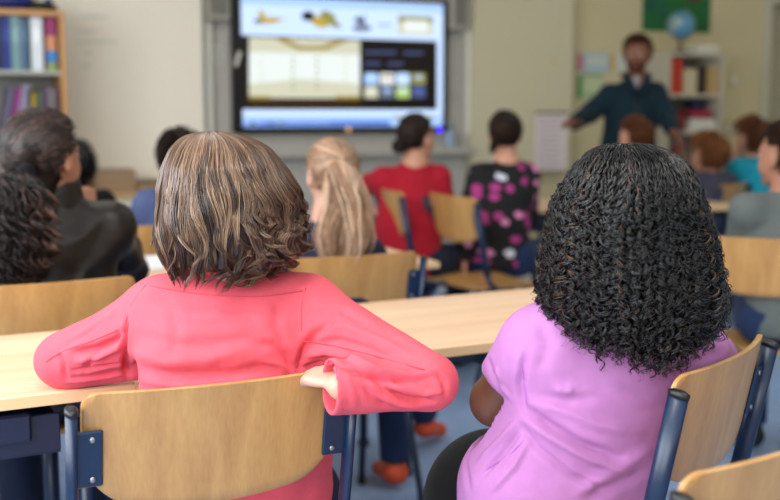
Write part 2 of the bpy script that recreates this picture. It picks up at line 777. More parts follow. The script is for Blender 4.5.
def seated(o, yaw, s=1.0, lean=0.03, seat=0.45, lat=0.0):
    q = lambda x, y, z: rel(o, yaw, x * s, y * s, z)
    zz = lambda v: seat + v * s
    return dict(
        pel=q(0, 0, zz(.09)), waist=q(lat * .3, .01 + lean * .3, zz(.22)), chest=q(lat * .7, .01 + lean * .8, zz(.36)),
        neck=q(lat, lean, zz(.475)), head=q(lat, .03 + lean * 1.3, zz(.605)),
        shL=q(-.135 + lat, lean, zz(.44)), shR=q(.135 + lat, lean, zz(.44)),
        elL=q(-.195, .12, zz(.255)), elR=q(.195, .12, zz(.255)),
        wrL=q(-.10, .30, .765), wrR=q(.10, .30, .765),
        hipL=q(-.075, .02, zz(.075)), hipR=q(.075, .02, zz(.075)),
        knL=q(-.10, .36, zz(.055)), knR=q(.10, .36, zz(.055)),
        anL=q(-.10, .34, .085), anR=q(.10, .34, .085),
        toL=q(-.11, .47, .035), toR=q(.11, .47, .035), yaw=yaw, s=s)


def person(label, J, skin, hyaw, hpitch=0.0, group=None, shirt=None, trousers=None, shoes=None, sleeve='long',
           h=0.006, curl=0.45, handdir=None, hs=None, hood=False, eyes=True, cat='person', folds=0.004, torso=1.0,
           hroll=0.0, shirt_extra=None, hem=None):
    s = J['s']; hs = hs or s
    yaw = J['yaw']
    side = np.array([math.cos(yaw), -math.sin(yaw), 0])
    fwd = np.array([math.sin(yaw), math.cos(yaw), 0])
    if 'shL' in J:
        sv = unit(J['shR'] - J['shL'])
    base = np.array([J['pel'][0], J['pel'][1], 0.0])
    root = thing('person', label, cat, room(base), group)
    fr = head_frame(hyaw, hpitch, hroll)
    hp, L, R = head_prims(J['head'], fr, hs)
    bp = list(hp)
    bp.append(cone(J['neck'] - np.array([0, 0, .03]) * s, J['head'] + fr[1] * -.012 * s + fr[2] * -.04 * s, .046 * s, .040 * s, k=.02 * s))
    bp.append(ecap(J['pel'], J['waist'], .118 * s * torso, .105 * s * torso, side, .72, k=.04 * s))
    bp.append(ecap(J['waist'], J['chest'], .105 * s * torso, .122 * s * torso, sv, .66, k=.05 * s))
    bp.append(cone(J['shL'], J['shR'], .042 * s, .042 * s, k=.06 * s))
    bp.append(cone(J['chest'], J['neck'], .07 * s, .045 * s, k=.05 * s))
    for e in 'LR':
        bp.append(cone(J['sh' + e], J['el' + e], .040 * s, .031 * s, k=.02 * s))
        bp.append(cone(J['el' + e], J['wr' + e], .031 * s, .021 * s, k=.01 * s))
        bp.append(cone(J['hip' + e], J['kn' + e], .075 * s, .050 * s, k=.03 * s))
        bp.append(cone(J['kn' + e], J['an' + e], .048 * s, .031 * s, k=.02 * s))
        bp.append(cone(J['an' + e] + np.array([0, 0, -.04]), J['to' + e], .028 * s, .022 * s, k=.02 * s))
        hd = unit(J['wr' + e] - J['el' + e])
        nn = np.array([0, 0, 1.0])
        c_ = curl
        sd = 1 if e == 'R' else -1
        if handdir and e in handdir:
            hd, nn, c_ = handdir[e]
        # thumbs point to the body's middle
        sgn = 1.0 if np.dot(np.cross(unit(hd), unit(nn)), -side * sd) > 0 else -1.0
        if handdir and e in handdir and len(handdir[e]) > 3:
            sgn = handdir[e][3]
        bp += hand_prims(J['wr' + e], hd, nn, sgn, s * 1.0, c_)
    U = union(bp, .02)

    def F(p):
        return carve_eyes(U(p), p, L, R, hs)
    F.box = U.box
    skin_mesh('body', F, skin, root, h=h)
    if eyes:
        for e in (-1, 1):
            mb = MB()
            mb.sphere(room(L(e * .029, .0720, .001)), .0112 * hs, n=8)
            mb.sphere(room(L(e * .029, .0772, .001)), .0068 * hs, n=6, mi=1)
            mb.build('eye', None, root, smooth=True, mats=[MATS['eye_white'], MATS['iris']])
        mb = MB()
        mb.tube([room(L(x, .0885 - 6 * x * x, -.057 + 1.5 * x * x)) for x in (-.02, -.01, 0, .01, .02)],
                [.001 * hs, .003 * hs, .004 * hs, .003 * hs, .001 * hs], n=6)
        mb.build('lips', MATS['lips'], root, smooth=True)
    if shirt:
        g = .013 * s
        sp = [ecap(J['pel'] + np.array([0, 0, -.02]), J['waist'], .118 * s * torso + g * 1.3, .108 * s * torso + g * 1.4, side, .74, k=.05),
              ecap(J['waist'], J['chest'], .108 * s * torso + g * 1.4, .124 * s * torso + g, sv, .68, k=.05),
              cone(J['shL'], J['shR'], .042 * s + g, .042 * s + g, k=.06 * s),
              cone(J['chest'], J['neck'] - np.array([0, 0, .01]), .07 * s + g, .050 * s + g * .6, k=.05 * s)]
        cuts = []
        for e in 'LR':
            sp.append(cone(J['sh' + e], J['el' + e], .041 * s + g, .035 * s + g, k=.025 * s))
            if sleeve == 'long':
                sp.append(cone(J['el' + e], J['wr' + e] - unit(J['wr' + e] - J['el' + e]) * .015, .035 * s + g, .026 * s + g * .7, k=.015 * s))
        if shirt_extra:
            sp += shirt_extra
        SU = union(sp, .02)
        sh, el, wr = J['shR'], J['elR'], J['wrR']

        def SF(p):
            d = SU(p)
            n = noise3(p, 26 / s, 5, 2)
            d = d - folds * (1 - np.abs(n)) * .9 + folds * .5
            zc = (hem if hem is not None else J['pel'][2] - .06 * s)
            d = smax(d, zc - p[:, 2], .006)
            # opening at the neck
            nk = cone(J['neck'] + np.array([0, 0, -.01]) * s, J['neck'] + np.array([0, 0, .10]) * s + fr[1] * .02, .053 * s, .06 * s)
            d = smax(d, -nk(p), .006)
            if sleeve == 'short':
                pass
            for e in 'LR':
                if sleeve == 'long':
                    a = J['wr' + e]; v = unit(a - J['el' + e])
                    # flat cuff close to the wrist only
                    near = ((p - a) ** 2).sum(1) < (.09 * s) ** 2
                    d = np.where(near, smax(d, (p - (a - v * .004)) @ v.astype(np.float32), .004), d)
                else:
                    a = J['sh' + e] + (J['el' + e] - J['sh' + e]) * .62; v = unit(J['el' + e] - J['sh' + e])
                    near = ((p - a) ** 2).sum(1) < (.12 * s) ** 2
                    d = np.where(near, smax(d, (p - a) @ v.astype(np.float32), .004), d)
            return d
        SF.box = SU.box
        skin_mesh('shirt', SF, shirt, root, h=h, it=1)
    if trousers:
        g = .012 * s
        tp = [ecap(J['pel'] + side * -.01, J['pel'] + side * .01 + np.array([0, 0, .03]), .108 * s * torso + g * .5, .106 * s * torso + g * .5, side, .74, k=.04)]
        for e in 'LR':
            tp.append(cone(J['hip' + e], J['kn' + e], .078 * s + g, .053 * s + g, k=.03 * s))
            tp.append(cone(J['kn' + e], J['an' + e], .052 * s + g, .038 * s + g, k=.02 * s))
        TU = union(tp, .02)

        def TF(p):
            d = TU(p)
            n = noise3(p, 30 / s, 9, 2)
            d = d - .004 * (1 - np.abs(n)) + .002
            for e in 'LR':
                a = J['an' + e]; v = unit(a - J['kn' + e])
                near = ((p - a) ** 2).sum(1) < (.12 * s) ** 2
                d = np.where(near, smax(d, (p - (a + v * .0)) @ v.astype(np.float32), .004), d)
            return d
        TF.box = TU.box
        skin_mesh('trousers', TF, trousers, root, h=h)
    if shoes:
        for e in 'LR':
            a, b = J['an' + e], J['to' + e]
            dirv = unit(np.array([b[0] - a[0], b[1] - a[1], b[2] - a[2] + .05]))
            flat = unit(b - a)
            sdv = unit(np.cross(dirv, (0, 0, 1)))
            q = union([cone(a + np.array([0, 0, -.005]), a + np.array([0, 0, -.045]), .036 * s, .037 * s),
                       ecap(a + np.array([0, 0, -.050]) * s - dirv * .015, b, .036 * s, .040 * s, sdv, .75, k=.03)], .03)

            def SH(p, q=q, a=a, b=b):
                up = unit(np.cross(sdv, unit(b - (a + np.array([0, 0, -.05])))))
                return q(p)
            SH.box = q.box
            skin_mesh('shoe', SH, shoes, root, h=.006)
    root['_'] = 0
    del root['_']
    return root, L, fr, R


def hair_cap(name, root, L, R, fr, m, s=1.0, grow=(.083, .104, .093), off=(0, -.014, .024), lump=.003, freq=70, face=.050,
             nape=-.07, h=.005, tone=.4, front=.02, parts=None):
    """short hair: a cap around the skull, cut away from the face"""
    r, f, u = fr
    base = [ell(L(*off), tuple(g * s for g in grow), R)]
    if parts:
        base += parts
    U = union(base, .02 * s)
    c0 = L(0, 0, 0)

    def F(p):
        d = U(p)
        n = noise3(p, freq, 3, 2)
        d = d - lump * s * n
        q = p - c0.astype(np.float32)
        x = q @ r.astype(np.float32) / s; y = q @ f.astype(np.float32) / s; z = q @ u.astype(np.float32) / s
        # face area: ahead of the ears and under the forehead line
        cut = np.minimum(y - front, .060 - z)
        d = smax(d, cut * s, .012 * s)
        cut2 = np.minimum(np.minimum(y + .028, .035 - z), np.abs(x) - .055)      # around the ears
        d = smax(d, cut2 * s, .008 * s)
        d = smax(d, (nape - z) * s, .02 * s)
        return d
    F.box = U.box
    V, Fq = iso(F, h)
    V = smooth_mesh(V, Fq, 1)
    t = np.clip(tone + .25 * noise3(V.astype(np.float32), 90, 8, 2), 0, 1)
    return mesh(name, room(V), Fq, m, root, tone=t)


def short_strands(name, root, L, R, fr, m, n, s=1.0, ln=.03, seed=0, tone=.5, grow=(.081, .101, .091), off=(0, -.012, .022),
                  nape=-.07, lift=.35, thick=.0012, swirl=0.5):
    """tufts of short hair lying on the skull"""
    rng = np.random.RandomState(seed)
    r, f, u = fr
    S = []
    while len(S) < n:
        v = rng.normal(size=3); v /= np.linalg.norm(v)
        x, y, z = v[0] * grow[0], v[1] * grow[1], v[2] * grow[2]
        if z < nape or (y > .03 and z < .062) or (y > -.02 and z < .035 and abs(x) > .05):
            continue
        S.append(v)
    v = np.array(S)
    N = 7
    t = np.linspace(0, 1, N)
    crown = unit(np.array([.1, -.55, .85]))
    tang = v - crown
    tang -= (tang * v).sum(1, keepdims=True) * v
    tang /= np.linalg.norm(tang, axis=1, keepdims=True) + 1e-6
    sw = np.cross(v, tang) * swirl
    dirs = tang + sw + rng.normal(size=v.shape) * .25
    g = np.array(grow)
    Ls = ln * (0.7 + .6 * rng.rand(n))
    pts = v[:, None] * g + dirs[:, None] * (Ls[:, None] * t)[..., None]
    # re-project on the skull, raised a little
    q = pts / g
    q /= np.linalg.norm(q, axis=2, keepdims=True)
    lf = 1 + (lift * ln * np.sin(t * 2.2) / .09)[None, :, None] * (0.6 + .8 * rng.rand(n))[:, None, None]
    pts = q * g * lf + np.array(off)
    c = L(0, 0, 0)
    Pt = c + s * (pts[..., :1] * r + pts[..., 1:2] * f + pts[..., 2:] * u)
    Rr = np.full((n, N), thick * s) * np.linspace(1.2, .3, N)
    V, F, T = strands_mesh(Pt, Rr, np.clip(tone + .3 * rng.normal(size=n), 0, 1), 3, center=c)
    return mesh(name, room(V), F, m, root, tone=T)


def pulled_hair(L, fr, s, tie, n, seed, grow=(.080, .100, .090), off=(0, -.010, .020), thick=.0011, tone=.5, wave=.0015,
                front=.035, nape=-.075):
    """strands combed over the skull from the hairline to the tie point (unit direction, head axes)"""
    rng = np.random.RandomState(seed)
    r, f, u = fr
    tie = unit(np.array(tie))
    # hairline ring: points all round, behind ears, along the forehead and the nape
    S = []
    g = np.array(grow)
    while len(S) < n:
        v = rng.normal(size=3); v /= np.linalg.norm(v)
        p = v * g
        if p[2] < nape or (p[1] > front and p[2] < .055) or (p[1] > -.01 and p[2] < .0 and abs(p[0]) > .04):
            continue
        S.append(v)
    v = np.array(S)
    N = 16
    t = np.linspace(0, 1, N)
    om = np.arccos(np.clip(v @ tie, -1, .9999))
    so = np.sin(om) + 1e-6
    w = (np.sin((1 - t)[None] * om[:, None]) / so[:, None])[..., None] * v[:, None] + (np.sin(t[None] * om[:, None]) / so[:, None])[..., None] * tie
    w += wave / .09 * np.sin(t[None, :, None] * 9 + rng.rand(n)[:, None, None] * 6.28) * rng.normal(size=(n, 1, 3))
    w /= np.linalg.norm(w, axis=2, keepdims=True)
    lift = 1 + (rng.rand(n)[:, None] * .03 + .09 * t[None] ** 5)[..., None]
    pts = w * g * lift + np.array(off)
    c = L(0, 0, 0)
    Pt = c + s * (pts[..., :1] * r + pts[..., 1:2] * f + pts[..., 2:] * u)
    Rr = np.full((n, N), thick * s)
    V, F, T = strands_mesh(Pt, Rr, np.clip(tone + .28 * rng.normal(size=n), 0, 1), 3, center=c)
    tp = tie * g * 1.08 + np.array(off)
    return (V, F, T), c + s * (tp[0] * r + tp[1] * f + tp[2] * u)


def tail(path, width, n, seed, tone=.5, thick=.0014, curl=0.0, pitch=.03, N=40, spread_end=1.0, depth=.7, viewdir=(0, 1, 0), lock=True):
    """a hanging tail of hair along path (list of points) with half-width table width [(t,w)]"""
    rng = np.random.RandomState(seed)
    path = np.array(path, float)
    t0 = np.linspace(0, 1, len(path))
    t = np.linspace(0, 1, N)
    # smooth path
    c = np.stack([np.interp(t, t0, path[:, i]) for i in range(3)], 1)
    for _ in range(6):
        c[1:-1] = (c[:-2] + c[1:-1] * 2 + c[2:]) / 4
    w = np.interp(t, *np.array(width, float).T)
    T = np.gradient(c, axis=0); T /= np.linalg.norm(T, axis=1)[:, None]
    vd = np.array(viewdir, float)
    B = np.cross(T, vd); B /= np.linalg.norm(B, axis=1)[:, None]
    Nn = np.cross(B, T)
    th = rng.rand(n) * 6.28
    rad = np.sqrt(rng.rand(n))
    nl = max(6, n // 14)
    lk = rng.randint(0, nl, n)
    lth = rng.rand(nl) * 6.28; lrad = np.sqrt(rng.rand(nl)); lph = rng.rand(nl) * 6.28; lamp = .4 + rng.rand(nl)
    a0, b0 = np.cos(th) * rad, np.sin(th) * rad
    a1, b1 = (np.cos(lth) * lrad)[lk] + .16 * a0, (np.sin(lth) * lrad)[lk] + .16 * b0
    mixv = np.clip(t * 1.6 - .1, 0, 1) * .8 if lock else np.zeros(N)
    a = a0[:, None] * (1 - mixv) + a1[:, None] * mixv
    b = b0[:, None] * (1 - mixv) + b1[:, None] * mixv
    wav = .12 * np.sin(t[None] * 9 + lph[lk][:, None]) * lamp[lk][:, None] * t[None]
    a = a + wav
    tt = t[None] * (1 - .16 * (rng.rand(n) ** 2)[:, None])
    ci = np.stack([np.interp(tt, t, c[:, i]) for i in range(3)], -1)
    Bi = np.stack([np.interp(tt, t, B[:, i]) for i in range(3)], -1)
    Ni = np.stack([np.interp(tt, t, Nn[:, i]) for i in range(3)], -1)
    wi = np.interp(tt, t, w)
    Pt = ci + (a * wi)[..., None] * Bi + (b * wi * depth)[..., None] * Ni
    if curl > 0:
        ln = np.linalg.norm(np.diff(c, axis=0), axis=1).sum()
        ph = 2 * PI * tt * ln / pitch * (0.8 + .4 * rng.rand(nl)[lk])[:, None] + lph[lk][:, None] + rng.normal(size=n)[:, None] * .5
        cr = curl * np.clip(t * 4, 0, 1)[None] * (0.6 + .8 * rng.rand(nl)[lk])[:, None]
        Pt = Pt + (cr * np.cos(ph))[..., None] * Bi + (cr * np.sin(ph))[..., None] * Ni
    Rr = np.full((n, N), thick) * np.interp(t, [0, .7, 1], [1, 1, .35])
    tn = np.clip(tone + .25 * rng.normal(size=nl)[lk] + .12 * rng.normal(size=n), 0, 1)
    return strands_mesh(Pt, Rr, tn, 3, center=c.mean(0))
# ------------------------------------------------------------------ materials used
M_wall = mat('wall_paint', (.82, .76, .60), .8, bump=.05, bscale=60)
M_wallr = M_wall
M_floor = mat('linoleum', (.58, .68, .84), .42, vary=.06, vscale=9)
M_ceil = mat('ceiling_tile', (.90, .90, .87), .9)
M_board = mat('whiteboard_enamel', (.97, .93, .86), .45)
M_black = mat('black_plastic', (.03, .03, .035), .35)
M_grey = mat('grey_plastic', (.55, .55, .52), .5)
M_rail = mat('brushed_rail', (.72, .70, .65), .5)
M_white = mat('white_lacquer', (.88, .87, .82), .4)
M_blue = mat('navy_steel', (.03, .13, .25), .34, spec=.5)
M_cap = mat('post_cap', (.05, .06, .08), .4)
M_steel = mat('screw_steel', (.6, .6, .6), .3, metal=.9)
M_beech = wood('beech_plywood', (.77, .585, .35), (.67, .485, .275), axis=2, scale=.8)
M_edge = mat('plywood_edge', (.90, .76, .54), .5)
M_desk = wood('desk_beech', (.94, .80, .665), (.87, .71, .57), axis=0, scale=.7, rough=.42)
M_desk_edge = mat('desk_edge', (.90, .75, .56), .5)
M_shelfwood = wood('shelf_wood', (.82, .62, .40), (.75, .54, .32), axis=2)
M_shelfback = mat('shelf_back', (.60, .60, .58), .6)
M_cardboard = mat('cardboard', (.60, .49, .38), .85)
M_glass = mat('window_glass', (.9, .95, 1), .05)
mat('eye_white', (.74, .72, .70), .35)
mat('iris', (.12, .08, .05), .2)
mat('lips', (.68, .36, .33), .45)


def boxobj(name, x0, x1, y0, y1, z0, z1, m, parent=None, bev=0.0, kind=None, label=None, cat=None, group=None):
    mb = MB().box(x0, x1, y0, y1, z0, z1, bev)
    loc = None if parent is not None else ((x0 + x1) / 2, (y0 + y1) / 2, z0)
    o = mb.build(name, m, parent, loc)
    if kind:
        o['kind'] = kind
    if label:
        tag(o, label, cat, group)
    return o


RX0, RX1, RY0, RY1, RH = -1.5, 7.3, -2.5, 6.40, 2.9
T = .12
boxobj('floor', RX0 - T, RX1 + T, RY0 - T, RY1 + T, -.1, 0, M_floor, kind='structure')
boxobj('ceiling', RX0 - T, RX1 + T, RY0 - T, RY1 + T, RH, RH + .1, M_ceil, kind='structure')
boxobj('wall_right', RX1, RX1 + T, RY0 - T, RY1 + T, 0, RH, M_wall, kind='structure')


def wall_with_holes(name, axis, c0, c1, a0, a1, holes, z0, z1):
    """wall slab from a0 to a1 along its length with window openings holes [(h0,h1)] between z0 and z1"""
    mb = MB()

    def bx(p, q, lo, hi):
        if axis == 'x':
            mb.box(p, q, c0, c1, lo, hi)
        else:
            mb.box(c0, c1, p, q, lo, hi)
    bx(a0, a1, 0, z0); bx(a0, a1, z1, RH)
    cur = a0
    for h0, h1 in holes:
        bx(cur, h0, z0, z1); cur = h1
    bx(cur, a1, z0, z1)
    return struct(mb.build(name, M_wall, None, ((c0 + c1) / 2 if axis == 'y' else (a0 + a1) / 2, (c0 + c1) / 2 if axis == 'x' else (a0 + a1) / 2, 0)))


lh = [(y - w / 2, y + w / 2) for y, w in WIN]
wall_with_holes('wall_left', 'y', RX0 - T, RX0, RY0 - T, RY1 + T, lh, .95, 2.5)
rh = [(x - .7, x + .7) for x in (0.4, 2.4)]
wall_with_holes('wall_rear', 'x', RY0 - T, RY0, RX0, RX1, rh, .95, 2.5)


def window(i, axis, c, a0, a1, z0, z1):
    mb = MB(); g = MB(); t = .05

    def bx(m, p, q, lo, hi, d):
        if axis == 'y':
            m.box(c - d, c + d, p, q, lo, hi)
        else:
            m.box(p, q, c - d, c + d, lo, hi)
    bx(mb, a0, a1, z0, z0 + t, .03); bx(mb, a0, a1, z1 - t, z1, .03)
    bx(mb, a0, a0 + t, z0 + t, z1 - t, .03); bx(mb, a1 - t, a1, z0 + t, z1 - t, .03)
    m_ = (a0 + a1) / 2
    bx(mb, m_ - .03, m_ + .03, z0 + t, z1 - t, .028)
    loc = (c, (a0 + a1) / 2, z0) if axis == 'y' else ((a0 + a1) / 2, c, z0)
    o = struct(mb.build('window_%d' % i, M_white, None, loc))
    bx(g, a0 + t, a1 - t, z0 + t, z1 - t, .004)
    g.build('pane', M_pane, o)
    return o


M_pane = bpy.data.materials.new('pane_glass')
M_pane.use_nodes = True
_nt = M_pane.node_tree
_nt.nodes.remove(_nt.nodes['Principled BSDF'])
_t = _nt.nodes.new('ShaderNodeBsdfTransparent'); _g = _nt.nodes.new('ShaderNodeBsdfGlossy'); _mx = _nt.nodes.new('ShaderNodeMixShader')
_g.inputs['Roughness'].default_value = .02
_mx.inputs[0].default_value = .08
_nt.links.new(_t.outputs[0], _mx.inputs[1]); _nt.links.new(_g.outputs[0], _mx.inputs[2])
_nt.links.new(_mx.outputs[0], _nt.nodes['Material Output'].inputs[0])
k_ = 1
for a0, a1 in lh:
    window(k_, 'y', RX0 - .06, a0, a1, .95, 2.5); k_ += 1
for a0, a1 in rh:
    window(k_, 'x', RY0 - .06, a0, a1, .95, 2.5); k_ += 1

# front wall with the door opening at its right
dx0 = W(762, 60, RY1)[0]
dz = W(770, 4, RY1)[1]
mb = MB()
mb.box(RX0 - T, dx0 + .06, RY1, RY1 + T, 0, RH)
mb.box(dx0 + .06, dx0 + .96, RY1, RY1 + T, dz, RH)
mb.box(dx0 + .96, RX1 + T, RY1, RY1 + T, 0, RH)
struct(mb.build('wall_front', M_wall, None, (3, RY1 + .06, 0)))
mb = MB()
mb.box(dx0, dx0 + .06, RY1 - .03, RY1 + T, 0, dz + .06)
mb.box(dx0 + .96, dx0 + 1.02, RY1 - .03, RY1 + T, 0, dz + .06)
mb.box(dx0 + .06, dx0 + .96, RY1 - .03, RY1 + T, dz, dz + .06)
struct(mb.build('trim_1', mat('door_frame_paint', (.78, .76, .68), .5), None, (dx0, RY1, 0)))
d_ = struct(boxobj('door_1', dx0 + .07, dx0 + .95, RY1 + .03, RY1 + .07, .01, dz - .01, mat('door_paint', (.66, .63, .54), .5)))
MB().tube([(dx0 + .16, RY1 + .03, 1.02), (dx0 + .16, RY1 - .02, 1.02), (dx0 + .27, RY1 - .02, 1.02)], .009).build('door_handle', M_steel, d_, smooth=True)
for nm, (x0, x1, y0, y1) in dict(front=(RX0, dx0, RY1 - .015, RY1), left=(RX0, RX0 + .015, RY0, RY1 - .016), right=(RX1 - .015, RX1, RY0, RY1)).items():
    boxobj('baseboard_' + nm, x0, x1, y0, y1, 0, .08, M_white, kind='structure')

# ------------------------------------------------------------------ the board wall
# left wing: a white board with faint handwriting
yb = 6.30
x0, _ = W(40, 60, yb); x1, _ = W(203, 60, yb)
lb = thing('whiteboard', 'pale whiteboard left of the screen with faint green handwriting', 'whiteboard', ((x0 + x1) / 2, yb, .8))
boxobj('board_surface', x0 + .015, x1 - .012, yb, yb + .03, .815, 2.285, M_board, lb)
mb = MB()
fr_ = .015
mb.box(x0, x1, yb - .004, yb + .034, .8, .815); mb.box(x0, x1, yb - .004, yb + .034, 2.285, 2.3)
mb.box(x0, x0 + fr_, yb - .004, yb + .034, .815, 2.285); mb.box(x1 - .012, x1, yb - .004, yb + .034, .815, 2.285)
mb.build('frame', M_white, lb)
boxobj('wall_rail', x0 + .1, x1 - .1, yb + .034, RY1, 2.1, 2.16, M_rail, lb)
boxobj('wall_rail', x0 + .1, x1 - .1, yb + .034, RY1, .9, .96, M_rail, lb)
# faint scribbled writing
rng = random.Random(4)
mb = MB()
for (ax, bx_, yy) in ((80, 108, 17), (78, 96, 31), (76, 117, 42), (84, 92, 53), (80, 90, 66)):
    n = int((bx_ - ax) * 1.1)
    pts = []
    for i in range(n + 1):
        px = ax + (bx_ - ax) * i / n + .5 * math.sin(i * 2.1)
        py = yy + 1.9 * math.sin(i * 1.7 + rng.random()) * (0.6 + .4 * rng.random())
        x, z = W(px, py, yb)
        pts.append((x, yb - .001, z))
    mb.tube(pts, .004, n=4, ry=.0012)
mb.build('handwriting', mat('faint_marker', (.84, .86, .79), .6), lb)

# right wing
x0r, _ = W(473, 60, yb); x1r, _ = W(572, 60, yb)
rb = thing('whiteboard', 'cream whiteboard wing right of the screen with a sheet hung at its lower edge', 'whiteboard', ((x0r + x1r) / 2, yb, .8))
boxobj('board_surface', x0r + .012, x1r - .012, yb, yb + .03, .815, 2.285, mat('cream_board', (.83, .79, .66), .5), rb)
mb = MB()
mb.box(x0r, x1r, yb - .004, yb + .034, .8, .815); mb.box(x0r, x1r, yb - .004, yb + .034, 2.285, 2.3)
mb.box(x0r, x0r + .012, yb - .004, yb + .034, .815, 2.285); mb.box(x1r - .012, x1r, yb - .004, yb + .034, .815, 2.285)
mb.build('frame', mat('cream_frame', (.84, .80, .68), .5), rb)
boxobj('wall_rail', x0r + .1, x1r - .1, yb + .034, RY1, 2.1, 2.16, M_rail, rb)
boxobj('wall_rail', x0r + .1, x1r - .1, yb + .034, RY1, .9, .96, M_rail, rb)
# small yellow mark (magnet) on it
x, z = W(554, 61, yb)
tag(MB().lathe([(.0005, 0), (.012, 0), (.014, .004), (.012, .008), (.0005, .008)], (0, 0, 0), M=Matrix.Rotation(PI / 2, 4, 'X')).build('magnet', mat('yellow_magnet', (.85, .72, .40), .5), None, (0, 0, 0)),
    'small yellow magnet on the cream board wing', 'magnet').location = (x, yb, z)
# timetable sheet at its foot
xa, za = W(537, 114, yb - .02); xb, zb = W(567, 170, yb - .02)
sh = thing('paper_sheet', 'pinkish printed sheet hanging low on the cream board right of the screen', 'paper', ((xa + xb) / 2, yb - .006, zb))
boxobj('page', xa, xb, yb - .008, yb - .0045, zb, za, mat('pink_paper', (.93, .88, .87), .8), sh)
mb = MB()
for i in range(11):
    zz = za - .03 - i * .033
    mb.box(xa + .02, xb - .02 - (i % 3) * .02, yb - .010, yb - .008, zz - .006, zz)
for i in range(5):
    mb.box(xa + .02 + i * .035, xa + .022 + i * .035, yb - .010, yb - .008, zb + .02, za - .02)
mb.build('print', mat('print_grey', (.70, .62, .62), .8), sh)
mb = MB()
mb.box(xa - .004, xb + .004, yb - .016, yb - .0045, za, za + .012)
mb.build('clip_bar', M_cap, sh)

# ledge and rails between the wings
xl = x1 + .005; xr = x0r - .005
lt = thing('board_ledge', 'long grey metal ledge running under the wall screen', 'ledge', ((xl + xr) / 2, 6.34, .9))
_, zt = W(340, 151, 6.3)
boxobj('tray', xl, xr, 6.26, 6.40, zt - .03, zt, M_rail, lt)
boxobj('lip', xl, xr, 6.25, 6.262, zt - .03, zt + .015, M_rail, lt)
boxobj('trim_2', x1 + .003, x0r - .003, 6.385, 6.3995, .05, 2.6, mat('grey_wall_panel', (.74, .72, .68), .7), kind='structure')
# upright rails either side of the screen
for nm, px0, px1, lab in (('l', 204, 213, 'grey vertical board rail left of the screen'), ('r', 463, 472, 'grey vertical board rail right of the screen')):
    a, _ = W(px0, 60, 6.35); b, _ = W(px1, 60, 6.35)
    o = thing('rail', lab, 'rail', ((a + b) / 2, 6.37, zt))
    boxobj('profile', a, b, 6.34, 6.40, zt + .016, 2.5, M_rail, o, bev=.004)
    boxobj('slide', a + .015, b - .015, 6.335, 6.341, zt + .1, 2.3, M_white, o)
# small loudspeakers
for px0, px1, py1, lab in ((205, 229, 20, 'small grey loudspeaker on the wall left of the screen'), (449, 466, 30, 'small grey loudspeaker on the wall right of the screen')):
    a, z0_ = W(px0, py1, 6.30); b, _ = W(px1, py1, 6.30)
    o = thing('loudspeaker', lab, 'loudspeaker', ((a + b) / 2, 6.34, z0_))
    boxobj('housing', a, b, 6.26, 6.333, z0_, z0_ + .26, mat('speaker_housing', (.66, .64, .58), .6), o, bev=.008)
    boxobj('grille', a + .02, b - .02, 6.255, 6.261, z0_ + .03, z0_ + .24, mat('speaker_grille', (.48, .47, .43), .8, bump=.4, bscale=300), o)
    boxobj('bracket', (a + b) / 2 - .03, (a + b) / 2 + .03, 6.333, 6.40, z0_ + .08, z0_ + .14, M_grey, o)
# conduit right of the screen at half height, small box left
a, z0_ = W(447, 96, 6.38); b, _ = W(472, 96, 6.38)
tag(MB().box(a, b - .03, 6.37, 6.40, z0_ - .012, z0_ + .012, .004).build('cable_duct', M_rail, None, (a, 6.385, z0_)), 'thin horizontal cable duct on the wall right of the screen', 'cable duct')
a, z0_ = W(218, 55, 6.38)
o = tag(MB().box(a - .03, a + .03, 6.375, 6.40, z0_ - .05, z0_ + .05, .006).build('wall_socket', M_white, None, (a, 6.39, z0_)), 'small white wall socket left of the screen', 'socket')
mb = MB(); [mb.lathe([(.0005, -.001), (.016, -.001), (.016, .001), (.0005, .001)], (a, 6.3745, z0_ + dz_), M=Matrix.Rotation(PI / 2, 4, 'X')) for dz_ in (-.022, .022)]
mb.build('socket_hole', M_grey, o)

# ------------------------------------------------------------------ the screen
ys = 6.30
sx0, _ = W(233.5, 60, ys); sx1, _ = W(448, 60, ys)
_, sz0 = W(340, 132.5, ys); sz1 = W(448, 0, ys)[1] - .002
tv = thing('display_screen', 'large black wall screen showing a web page with pictures', 'screen', ((sx0 + sx1) / 2, ys, sz0))
MB().box(sx0, sx1, ys + .012, ys + .075, sz0, sz1, .012).build('casing', M_black, tv)
boxobj('wall_mount', (sx0 + sx1) / 2 - .3, (sx0 + sx1) / 2 + .3, ys + .075, 6.40, sz0 + .2, sz1 - .2, M_cap, tv)
mb = MB()
bz = .03
q0, qz1 = W(241, -2, ys); q1, _ = W(443.5, 60, ys)
_, qz0 = W(340, 126.5, ys)
qz1 = sz1 - .028
mb.box(sx0, sx1, ys, ys + .012, sz0, qz0, .004); mb.box(sx0, sx1, ys, ys + .012, qz1, sz1, .004)
mb.box(sx0, q0, ys, ys + .012, qz0, qz1, .004); mb.box(q1, sx1, ys, ys + .012, qz0, qz1, .004)
mb.build('bezel', M_black, tv)
cols = {}


def scr(name, c, s=1.0):
    if name not in cols:
        cols[name] = mat('screen_' + name, (0, 0, 0), .3, emit=c, es=s)
    return cols[name]


